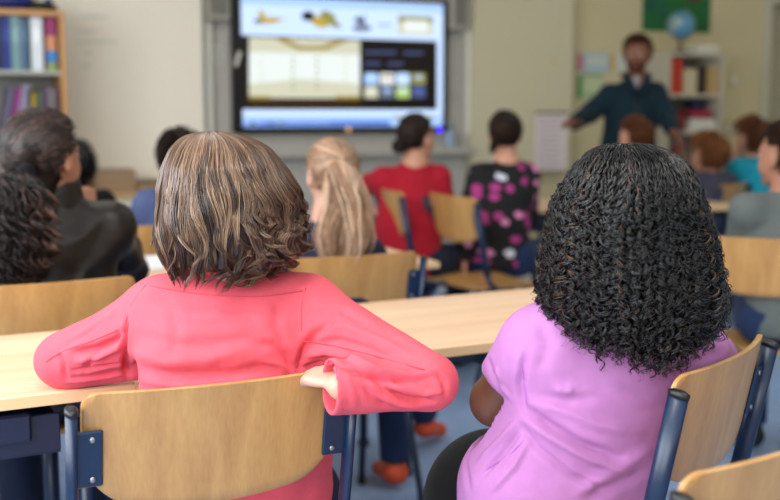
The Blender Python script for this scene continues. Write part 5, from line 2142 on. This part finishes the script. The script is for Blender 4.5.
def FL(p):
    d = UL(p)
    d = d - .0018 * noise3(p, 20, 22, 2)
    nk = cone(K['neck'] + np.array([0, -.005, .012]), K['neck'] + np.array([0, .03, .14]), .066, .085)
    d = smax(d, -nk(p), .005)
    for e, fr_ in (('L', .60), ('R', .55)):
        a = K['sh' + e] + (K['el' + e] - K['sh' + e]) * fr_
        v = unit(K['el' + e] - K['sh' + e] + (np.array([-.01, 0, -.05]) if e == 'L' else 0)).astype(np.float32)
        q = p - a.astype(np.float32)
        ax = q @ v
        rad = np.sqrt(np.maximum((q * q).sum(1) - ax * ax, 0))
        near = rad < (.066 if e == 'L' else .075)
        dc = smax(d, ax, .004)
        inner = cone(a - v * .012, a + v * .06, .0475 if e == 'L' else .048, .0475)
        dc = smax(dc, -inner(p), .003)
        near &= ax > -.05
        if e == 'L':
            near &= ax < .12
        d = np.where(near, dc, d)
    return d


FL.box = UL.box
shirt2 = skin_mesh('t_shirt', FL, C_lilac, root2, h=.0034, it=1)
crease(shirt2, folds2)
C_lilac_s = cloth('lilac_stitching', (.70, .42, .74))
for pts in ([(508, 330), (518, 350), (524, 380), (527, 404)], [(487, 366), (492, 380), (503, 394), (518, 403)], [(470, 478), (492, 466), (510, 455), (524, 440)]):
    seam_on(shirt2, pts, .0007, C_lilac_s, 'seam', shirt2)
tp = [ecap(P(548, 560, 1.74), P(560, 545, 1.74), .16, .155, sideK, .74, k=.04),
      ell(P(497, 497, 1.80), (.125, .12, .118), k=.04)]
for e in 'LR':
    tp += [cone(K['hip' + e], K['kn' + e], .098, .074, k=.03), cone(K['kn' + e], K['an' + e], .066, .05, k=.02)]
UT2 = union(tp, .02)
skin_mesh('trousers', UT2, C_black, root2, h=.006)
for e in 'LR':
    a, b = K['an' + e], K['to' + e]
    q = union([cone(a + np.array([0, 0, -.005]), a + np.array([0, 0, -.045]), .038, .038), cone(a + np.array([0, 0, -.05]), b, .036, .032)], .03)
    skin_mesh('shoe', q, C_shoe, root2, h=.006)

tab2 = [(0, 143.5, 618, 634, .05), (.015, 145, 600, 655, .25), (.05, 151, 588, 672, .50), (.12, 162, 575, 688, .72), (.22, 180, 563, 698, .90), (.34, 203, 552, 705, 1.0), (.46, 225, 546, 711, 1.02),
        (.60, 252, 541, 718, 1.04), (.74, 280, 538, 722, 1.04), (.86, 304, 538, 723, 1.0), (.95, 322, 540, 720, .96), (1.0, 334, 544, 714, .94), (1.10, 354, 550, 706, .92)]
tab2 = [(v, py, 632 + (l - 632) * .955, 632 + (r_ - 632) * .95, d) for v, py, l, r_, d in tab2]
Sf2 = hair_volume(tab2, Y2, 0.0, .130)


def ringlets(Sf, nr, per, seed, uface, gap, thick=.00066, N=104, frizz=0.0):
    rng = np.random.RandomState(seed)
    ucen = rng.rand(nr) * 2 * PI - PI
    keep = np.abs(np.angle(np.exp(1j * (ucen - uface)))) > gap
    ucen = ucen[keep]; nr = len(ucen)
    t = np.linspace(0, 1, N)[None]
    v0 = (np.where(rng.rand(nr) < .45, .0 + .05 * rng.rand(nr), .04 + .58 * rng.rand(nr) ** 1.2))[:, None]
    su = np.sin(ucen)
    ln = 1.04 - .12 * np.abs(su) ** 3 - .05 * np.exp(-((su + .55) / .25) ** 2) + .03 * np.sin(ucen * 7)
    v1 = (ln + .045 * rng.normal(size=nr).clip(-2.2, 1.5))[:, None]
    v1 = np.maximum(v1, v0 + .3) + (rng.rand(nr) < .10)[:, None] * .06
    v = v0 + (v1 - v0) * t
    u = ucen[:, None] + .07 * np.sin(v * 5 + rng.rand(nr)[:, None] * 6.3) * v * 1.2 + .06 * rng.normal(size=(nr, 1)) * v
    lay = np.where(rng.rand(nr) < .62, 1.0 - .05 * rng.rand(nr), 1.0 - .14 * rng.rand(nr))[:, None]
    rf = lay + .04 * np.sin(v * 7 + rng.rand(nr)[:, None] * 6.3) * v + (.045 + frizz) * rng.normal(size=(nr, 1)) * np.clip(v - .4, 0, 1) + frizz * rng.rand(nr, 1)
    G = Sf(u, v, rf)
    rad = np.stack([np.sin(u), -np.cos(u), 0 * u], -1)
    ds = np.linalg.norm(np.diff(G, axis=1), axis=2)
    s_ = np.concatenate([np.zeros((nr, 1)), np.cumsum(ds, 1)], 1)
    T = np.gradient(G, axis=1); T /= np.linalg.norm(T, axis=2, keepdims=True) + 1e-9
    B = np.cross(T, rad); B /= np.linalg.norm(B, axis=2, keepdims=True) + 1e-9
    Nn = np.cross(B, T)
    pitch = (.0165 + .014 * rng.rand(nr))[:, None]
    ph0 = rng.rand(nr)[:, None] * 6.28
    hand = np.where(rng.rand(nr) < .5, 1, -1)[:, None]
    crad = (.0036 + .0042 * rng.rand(nr) ** 1.3)[:, None]
    grow = np.clip((v - .04) / .38, 0.16, 1)
    wob = 1.5 * np.sin(v * (9 + 8 * rng.rand(nr)[:, None]) + rng.rand(nr)[:, None] * 6.3)
    cmod = 1 + .35 * np.sin(v * (14 + 10 * rng.rand(nr)[:, None]) + rng.rand(nr)[:, None] * 6.3)
    tone_r = np.clip(.30 + .28 * rng.normal(size=nr), 0, .75)
    out = []
    brown = (rng.rand(nr) < .03) | ((np.abs(ucen + .85) < .25) & (rng.rand(nr) < .16))
    tone_r = np.where(brown, .78 + .16 * rng.rand(nr), tone_r)
    for k in range(per):
        ph = hand * (2 * PI * s_ / pitch + wob) + ph0 + (k - per / 2) * .34 + .12 * rng.normal(size=(nr, 1))
        a = crad * grow * cmod * (1 + .22 * rng.normal(size=(nr, 1)))
        off = .0008 * rng.normal(size=(nr, 1, 3))
        Pk = G + (a * np.cos(ph))[..., None] * B + (a * np.sin(ph))[..., None] * Nn + off * np.clip(t * 2, 0, 1)[..., None]
        R_ = np.full((nr, N), thick) * np.interp(t[0], [0, .8, 1], [.9, 1, .4])[None]
        tn = tone_r + .13 * rng.normal(size=nr)
        out.append(strands_mesh(Pk, R_, np.clip(tn, 0, 1), 3, center=np.array([G[..., 0].mean(), G[..., 1].mean(), G[..., 2].mean()])))
    return merge(out)


V_, F_, T_ = merge([ringlets(Sf2, 720, 5, 11, PI, .40, thick=.00084), ringlets(Sf2, 600, 1, 21, PI, .40, thick=.00036, frizz=.035)])
mesh('hair', room(V_), F_, H_black, root2, tone=T_)
V_, F_, T_ = shell_from(Sf2, .915, .92)
mesh('hair_underlayer', room(V_), F_, H_under, root2, tone=T_ * 0)
# ------------------------------------------------------------------ the other people
def J_at(hpx, hpy, Y, yaw, lean=.03, seat=.455, lat=0.0, s=None, hs=None):
    h_ = P(hpx, hpy, Y)
    if s is None:
        s = (h_[2] - seat) / .605
    q = rel((0, 0), yaw, lat * s, (.03 + lean * 1.3) * s, 0)
    return seated((h_[0] - q[0], h_[1] - q[1]), yaw, s, lean, h_[2] - .605 * s, lat)


def cols_shirt(name, c, **k):
    return cloth(name, c, **k)


# girl in the dark leather jacket, curly ponytail --------------------------------
J = J_at(45, 156, 2.66, -.30, lean=.05)
J['neck'] = P(52, 200, 2.68); J['shR'] = P(110, 226, 2.72); J['shL'] = P(-14, 228, 2.62)
J['chest'] = P(52, 255, 2.66); J['waist'] = P(50, 310, 2.64)
J['elR'] = P(128, 268, 2.90); J['wrR'] = P(92, 214, 2.96)
leather = mat('dark_leather', (.105, .075, .06), .42, bump=.5, bscale=45, vary=.3, vscale=14, spec=.35)
root, L, fr, R = person('child in a dark leather jacket with a curly dark ponytail, hand at chin', J, SK_olive, .42, 0.0, 'pupils', leather, C_denimd, C_shoe,
                        h=.005, torso=1.12, folds=.013, hs=1.0, handdir={'R': (unit(np.array([-.3, .1, .95])), unit(np.array([.7, -.5, .2])), 1.1)})
hair_cap('hair_base', root, L, R, fr, H_dark, 1.0, tone=.15, grow=(.084, .106, .098), nape=-.115, off=(0, -.016, .018), parts=[ell(L(0, -.05, -.07), (.062, .05, .05), R)])
nk_ = J['neck']; nv_ = unit(J['head'] - J['neck'])


def FCo(p):
    d = smax(cone(nk_ - nv_ * .02, nk_ + nv_ * .055, .082, .070)(p), -cone(nk_ - nv_ * .05, nk_ + nv_ * .10, .072, .062)(p), .004)
    return smax(d, (p - (nk_ + nv_ * .05)) @ nv_.astype(np.float32), .006) - .003 * noise3(p, 50, 3, 2)


FCo.box = (nk_ - .13, nk_ + .13)
skin_mesh('collar', FCo, leather, root, h=.004)
a, tp_ = pulled_hair(L, fr, 1.06, (-.25, -.93, -.25), 2300, 3, tone=.5, wave=.010, thick=.0018)
tl = tail([P(22, 178, 2.52), P(12, 205, 2.47), P(6, 240, 2.47), P(4, 282, 2.50)], [(0, .04), (.2, .085), (.6, .115), (.9, .085), (1, .04)], 1000, 4, tone=.38, thick=.0018, curl=.012, pitch=.045, N=70)
V_, F_, T_ = merge([a, tl]); mesh('hair', room(V_), F_, H_wine, root, tone=T_)
skin_mesh('hair_tie', cone(P(26, 172, 2.545), P(22, 180, 2.53), .022, .024), C_black, root, h=.005)

# girl with the blonde ponytail ---------------------------------------------------
J = J_at(332, 174, 3.05, -.42, lean=.04)
J['neck'] = P(330, 215, 3.05); J['shL'] = P(294, 256, 3.02); J['shR'] = P(368, 256, 3.10); J['chest'] = P(331, 280, 3.03)
J['anR'] = P(395, 470, 3.32)
J['toR'] = J['anR'] + np.array([-.04, .11, 0]); J['toR'][2] = .035; J['anR'][2] = .10; J['anL'] = P(425, 405, 3.75); J['anL'][2] = .12; J['toL'] = J['anL'] + np.array([.05, .09, -.08])
J['knR'] = P(392, 335, 3.28); J['knL'] = P(370, 320, 3.40)
root, L, fr, R = person('child with a long blonde ponytail in a navy top, in the second row', J, SK_pale, -.35, 0.0, 'pupils', C_navy, C_denim, C_shoeo, h=.005, torso=1.0, hs=.90)
hair_cap('hair_base', root, L, R, fr, H_blonde, .90, tone=.25, grow=(.078, .099, .089), nape=-.05)
a, tp_ = pulled_hair(L, fr, .92, (.02, -.96, .28), 1500, 7, tone=.40, thick=.0014)
tl = tail([P(337, 166, 2.955), P(341, 177, 2.92), P(348, 205, 2.915), P(345, 240, 2.93), P(342, 268, 2.945)], [(0, .016), (.12, .040), (.4, .064), (.75, .078), (.93, .060), (1, .03)], 1100, 8, tone=.62, thick=.0015, N=44)
V_, F_, T_ = merge([a, tl]); mesh('hair', room(V_), F_, H_blonde, root, tone=T_)
skin_mesh('hair_tie', cone(P(335, 165, 2.965), P(337, 170, 2.945), .018, .019), mat('tie_brown', (.55, .36, .24), .6), root, h=.004)

# girl in blue behind the bob -----------------------------------------------------
J = J_at(181, 160, 3.9, -.35)
root, L, fr, R = person('dark-haired child in a slate blue top half hidden behind the ash brown bob', J, SK_mid, -.2, 0, 'pupils', cloth('slate_blue_jersey', (.28, .32, .46)), C_denimd, C_shoe, h=.006, torso=1.15, hs=.93)
hair_cap('hair_base', root, L, R, fr, H_dark, .93, tone=.2)
short_strands('hair', root, L, R, fr, H_dark, 900, .93, .05, 2, .25, thick=.0016)
# dark haired child further left
J = J_at(74, 168, 4.5, -.35)
root, L, fr, R = person('black-haired child in black, mostly hidden behind the leather jacket', J, SK_mid, -.2, 0, 'pupils', C_black, C_denimd, C_shoe, h=.007, hs=.95)
hair_cap('hair_base', root, L, R, fr, H_dark, .95, tone=-.2, parts=[cone(L(0, -.06, -.02), L(0, -.05, -.14), .065, .05)], nape=-.20)
short_strands('hair', root, L, R, fr, H_black, 700, .95, .06, 3, .2, thick=.0016)

# girl in red ------------------------------------------------------------------------
J = J_at(417, 137, 4.84, .45, lean=.06)
J['shL'] = P(384, 180, 4.86); J['shR'] = P(438, 178, 4.89); J['neck'] = P(415, 165, 4.86); J['chest'] = P(413, 198, 4.87)
J['elL'] = P(371, 184, 4.95); J['wrL'] = PZ(395, 196, .775); J['elR'] = P(447, 214, 4.88); J['wrR'] = P(452, 205, 5.1)
C_red = cloth('red_jersey', (.64, .09, .16))
root, L, fr, R = person('child in a red long-sleeved top with a low dark bun, in front of the screen', J, SK_mid, .75, 0, 'pupils', C_red, C_denimd, C_shoe, h=.006, torso=1.12, hs=.92)
hair_cap('hair_base', root, L, R, fr, H_dark, .92, tone=.35, parts=[ell(L(-.02, -.105, -.045), (.035, .035, .038), None, k=.01)], nape=-.08)
a, tp_ = pulled_hair(L, fr, .93, (-.1, -.90, -.42), 1000, 9, tone=.4, thick=.0016)
V_, F_, T_ = a; mesh('hair', room(V_), F_, H_dark, root, tone=T_)

# girl in the patterned top -------------------------------------------------------------
m = bpy.data.materials.new('patterned_jersey'); m.use_nodes = True
nt = m.node_tree; bs = nt.nodes['Principled BSDF']; bs.inputs['Roughness'].default_value = .85
tc = nt.nodes.new('ShaderNodeTexCoord'); vo = nt.nodes.new('ShaderNodeTexVoronoi'); vo.voronoi_dimensions = '2D'; vo.inputs['Scale'].default_value = 18; vo.inputs['Randomness'].default_value = .9
mp = nt.nodes.new('ShaderNodeMapping'); mp.vector_type = 'TEXTURE'; mp.inputs['Scale'].default_value = (1.2, 1.0, .75); mp.inputs['Rotation'].default_value = (PI / 2, 0, 0)
nz = nt.nodes.new('ShaderNodeTexNoise'); nz.inputs['Scale'].default_value = 22
nt.links.new(tc.outputs['Object'], mp.inputs[0]); nt.links.new(mp.outputs[0], vo.inputs[0]); nt.links.new(tc.outputs['Object'], nz.inputs[0])
ad = nt.nodes.new('ShaderNodeMath'); ad.operation = 'MULTIPLY_ADD'; ad.inputs[1].default_value = .35
nt.links.new(nz.outputs[0], ad.inputs[0]); nt.links.new(vo.outputs['Distance'], ad.inputs[2])
lt_ = nt.nodes.new('ShaderNodeMath'); lt_.operation = 'LESS_THAN'; lt_.inputs[1].default_value = .50
nt.links.new(ad.outputs[0], lt_.inputs[0])
sx_ = nt.nodes.new('ShaderNodeSeparateColor'); nt.links.new(vo.outputs['Color'], sx_.inputs[0])
rp = nt.nodes.new('ShaderNodeValToRGB'); rp.color_ramp.interpolation = 'CONSTANT'
E = rp.color_ramp.elements; E[0].position = 0; E[0].color = (*S2L((.02, .02, .03)), 1); E[1].position = .30; E[1].color = (*S2L((.66, .20, .48)), 1)
e_ = E.new(.62); e_.color = (*S2L((.82, .50, .66)), 1); e_ = E.new(.88); e_.color = (*S2L((.80, .80, .84)), 1)
nt.links.new(sx_.outputs[0], rp.inputs[0])
mx = nt.nodes.new('ShaderNodeMix'); mx.data_type = 'RGBA'
mx.inputs[6].default_value = (*S2L((.025, .022, .03)), 1)
nt.links.new(lt_.outputs[0], mx.inputs[0]); nt.links.new(rp.outputs[0], mx.inputs[7]); nt.links.new(mx.outputs[2], bs.inputs['Base Color'])
J = J_at(505, 134, 4.98, .45, lean=.03)
J['shL'] = P(480, 176, 4.95); J['shR'] = P(527, 176, 5.01); J['neck'] = P(507, 164, 4.98); J['chest'] = P(505, 195, 4.96)
J['elL'] = P(467, 218, 4.91); J['wrL'] = P(464, 262, 4.89); J['elR'] = P(528, 218, 5.09); J['wrR'] = P(520, 208, 5.34)
root, L, fr, R = person('child in a black top patterned with pink and white patches', J, SK_mid, .05, 0, 'pupils', m, C_denim, C_shoe, h=.006, torso=1.02, hs=.95,
                        handdir={'L': (unit(np.array([-.15, .05, -1])), unit(np.array([-1, 0, .1])), .5)})
hair_cap('hair_base', root, L, R, fr, H_dark, .95, tone=.4, nape=-.07, grow=(.084, .104, .094))
a, tp_ = pulled_hair(L, fr, .96, (-.15, -.96, .1), 1000, 10, tone=.5, thick=.0016)
tl = tail([L(-.02, -.10, .0), L(-.06, -.115, -.05), L(-.07, -.10, -.09)], [(0, .015), (.5, .022), (1, .01)], 160, 5, tone=.55, N=16)
V_, F_, T_ = merge([a, tl]); mesh('hair', room(V_), F_, H_dark, root, tone=T_)

# boy in grey at the right edge -----------------------------------------------------------
J = J_at(786, 156, 3.50, -.05, lean=.05)
J['shL'] = P(748, 210, 3.42); J['shR'] = P(826, 210, 3.46); J['neck'] = P(787, 200, 3.46); J['chest'] = P(787, 240, 3.44)
J['elL'] = P(737, 250, 3.52); J['elR'] = P(838, 250, 3.55)
J['wrL'] = P(752, 262, 3.76); J['wrR'] = P(815, 262, 3.78)
J['knL'] = P(752, 303, 3.80); J['anL'] = P(752, 420, 3.72); J['anL'][2] = .10; J['toL'] = J['anL'] + np.array([-.02, .12, -.06])
J['knR'] = P(800, 303, 3.80); J['anR'] = P(800, 420, 3.72); J['anR'][2] = .10; J['toR'] = J['anR'] + np.array([.02, .12, -.06])
root, L, fr, R = person('child in a grey sweater cut off by the right edge of the picture', J, SK_olive, -.55, 0, 'pupils', cloth('grey_knit', (.37, .39, .38), bump=.5, bscale=300), C_denim, C_shoe, h=.005, torso=1.10, hs=.98)
hair_cap('hair_base', root, L, R, fr, H_dark, .98, tone=.4)
short_strands('hair', root, L, R, fr, H_dark, 1500, .98, .03, 4, .5, thick=.0012)
# boy with brown hair ----------------------------------------------------------------------
J = J_at(707, 155, 5.95, -.45, lean=.04)
root, L, fr, R = person('child with chestnut hair in a slate purple shirt behind the right desk', J, SK_mid, -.55, 0, 'pupils', cloth('slate_purple_jersey', (.27, .26, .33)), C_denimd, C_shoe, h=.007, torso=1.2, hs=.98)
hair_cap('hair_base', root, L, R, fr, H_chest, .98, tone=.4, lump=.005, grow=(.088, .106, .096))
short_strands('hair', root, L, R, fr, H_chest, 1200, 1.03, .04, 6, .5, thick=.0018, lift=.5)
# child in turquoise --------------------------------------------------------------------------
J = J_at(751, 139, 6.25, -.45, lean=.06)
J['elL'] = P(727, 182, 6.35); J['wrL'] = P(733, 163, 6.42)
root, L, fr, R = person('child in a turquoise top leaning the face on one hand', J, SK_mid, -.60, 0, 'pupils', cloth('turquoise_jersey', (.12, .58, .66)), C_denimd, C_shoe, h=.007, torso=1.15, hs=.95,
                        handdir={'L': (unit(np.array([.15, .1, 1])), unit(np.array([-.8, -.3, 0])), .9)})
hair_cap('hair_base', root, L, R, fr, H_ginger, .95, tone=.35, lump=.006, grow=(.090, .108, .098))
short_strands('hair', root, L, R, fr, H_ginger, 1200, 1.02, .04, 7, .35, thick=.0018, lift=.6)
# child in front of the teacher ------------------------------------------------------------------
J = J_at(634, 137, 5.60, -.40, lean=.04)
root, L, fr, R = person('child with reddish brown hair just above the curly black hair, in front of the teacher', J, SK_mid, -.65, 0, 'pupils', cloth('bottle_green_jersey', (.16, .24, .22)), C_denimd, C_shoe, h=.007, hs=.86)
hair_cap('hair_base', root, L, R, fr, H_ginger, .86, tone=.2)
short_strands('hair', root, L, R, fr, H_ginger, 1200, .88, .035, 8, .3, thick=.0018)
for J_ in ():
    pass

# the teacher ------------------------------------------------------------------------------------
Yt = 6.45
H_teach = hairmat('auburn_hair', [(0, (.20, .11, .07)), (.5, (.36, .21, .13)), (1, (.50, .31, .20))], .6, .2)
T_yaw = PI + .12
J = dict(s=1.22, yaw=T_yaw)
J['head'] = P(637, 54, Yt - .03); J['neck'] = P(635, 84, Yt)
J['shR'] = P(610, 96, Yt - .02); J['shL'] = P(655, 94, Yt + .02)
J['chest'] = P(632, 112, Yt); J['waist'] = P(628, 145, Yt + .02); J['pel'] = P(627, 162, Yt + .05)
J['elR'] = P(590, 113, Yt - .05); J['wrR'] = P(573, 124, Yt - .22)
J['elL'] = P(667, 118, Yt - .05); J['wrL'] = P(674, 133, Yt - .24)
for e, sx in (('R', -.11), ('L', .11)):
    J['hip' + e] = J['pel'] + np.array([sx, 0, -.02]); J['kn' + e] = J['pel'] + np.array([sx * 1.2, -.02, -.44])
    k_ = J['pel'] + np.array([sx * 1.3, .02, 0]); k_[2] = .10
    J['an' + e] = k_; J['to' + e] = k_ + np.array([sx * .2, -.16, -.06])
jack = cloth('petrol_jacket', (.06, .145, .185), bump=.3)
SK_t = mat('skin_backlit', (.50, .31, .23), .5, sss=.1)  # skin colour darkened to carry the shade of a backlit face
root, L, fr, R = person('bearded teacher standing in a dark petrol blue jacket with both hands held out', J, SK_t, PI + .35, -.12, 'adults', jack, C_denimd, C_shoe, h=.007, torso=1.0, hs=.94,
                        handdir={'R': (unit(np.array([-.35, -.75, .15])), unit(np.array([-.2, .1, 1])), .35), 'L': (unit(np.array([.35, -.45, -.75])), unit(np.array([.9, .1, .4])), .35)}, hem=.80)
root['group'] = 'adults'
del root['group']
hair_cap('hair_base', root, L, R, fr, H_teach, .94, tone=.15, grow=(.077, .099, .094))
short_strands('hair', root, L, R, fr, H_teach, 1300, .94, .03, 12, .22, thick=.0016, lift=.5)
# beard
c_ = np.asarray(J['head'])
s_ = .94
bd = union([ell(L(0, .036, -.060), (.060 * s_, .058 * s_, .050 * s_), R), ell(L(0, .062, -.092), (.034 * s_, .026 * s_, .024 * s_), R)], .02)


def FB(p):
    d = bd(p) - .002 * noise3(p, 120, 4, 2)
    q = p - L(0, 0, 0).astype(np.float32)
    z = q @ fr[2].astype(np.float32) / s_; y = q @ fr[1].astype(np.float32) / s_; x = q @ fr[0].astype(np.float32) / s_
    d = smax(d, (z + .040 - np.abs(x) * .5) * s_, .01)
    d = smax(d, -y * s_ - .01, .01)
    d = smax(d, -ell(L(0, .100, -.058), (.020 * s_, .02 * s_, .007 * s_), R)(p), .004)
    return d


FB.box = bd.box
V, F = iso(FB, .005); mesh('beard', room(smooth_mesh(V, F, 1)), F, H_teach, root, tone=np.full(len(V), .25))
# inner shirt at the neck, jacket collar and zip
fwd = fr[1]
nk = J['neck']
skin_mesh('undershirt', union([ell(P(636.5, 82, Yt - .085), (.024, .022, .040))], .02), mat('light_undershirt', (.58, .55, .54), .8), root, h=.006)
mb = MB()
for sx in (-1, 1):
    mb.tube([nk + np.array([sx * .072, .02, .055]), nk + np.array([sx * .066, -.050, .045]), nk + np.array([sx * .042, -.098, -.01]), nk + np.array([sx * .014, -.115, -.075])], [.014, .022, .022, .010], 8)
V = np.concatenate(mb.V); mesh('collar', room(V), mb.F, jack, root, smooth=True)
jo = [c for c in root.children if c.name.startswith('shirt')][0]
jo.name = 'jacket'
seam_on(jo, [(637, 94), (636, 120), (635, 150)], .007, mat('zip_black', (.02, .03, .04), .4), 'zip', jo)
# ------------------------------------------------------------------ things on the desks
def sheet(p, w, d, rot, m, label, cat='paper', z=.7205, name='paper_sheet'):
    q = room(p)
    o = MB().box(-w / 2, w / 2, -d / 2, d / 2, 0, .0016).build(name, m, None, (0, 0, 0))
    o.location = (q[0], q[1], z); o.rotation_euler = (0, 0, rot)
    return tag(o, label, cat)


sheet(PZ(152, 262, .722), .21, .297, .2, mat('paper_white', (.90, .90, .90), .7), 'white sheet of paper on the second desk beside the ash brown bob')
# stools for the two children whose chairs stand hidden in the crowd are ordinary chairs
put_chair(tuple(room(P(178, 250, 3.74))[:2]), math.radians(5), 'wooden chair of the dark-haired child in slate blue, almost hidden')
put_chair(tuple(room(P(74, 250, 4.34))[:2]), math.radians(5), 'wooden chair of the black-haired child, hidden behind the leather jacket')
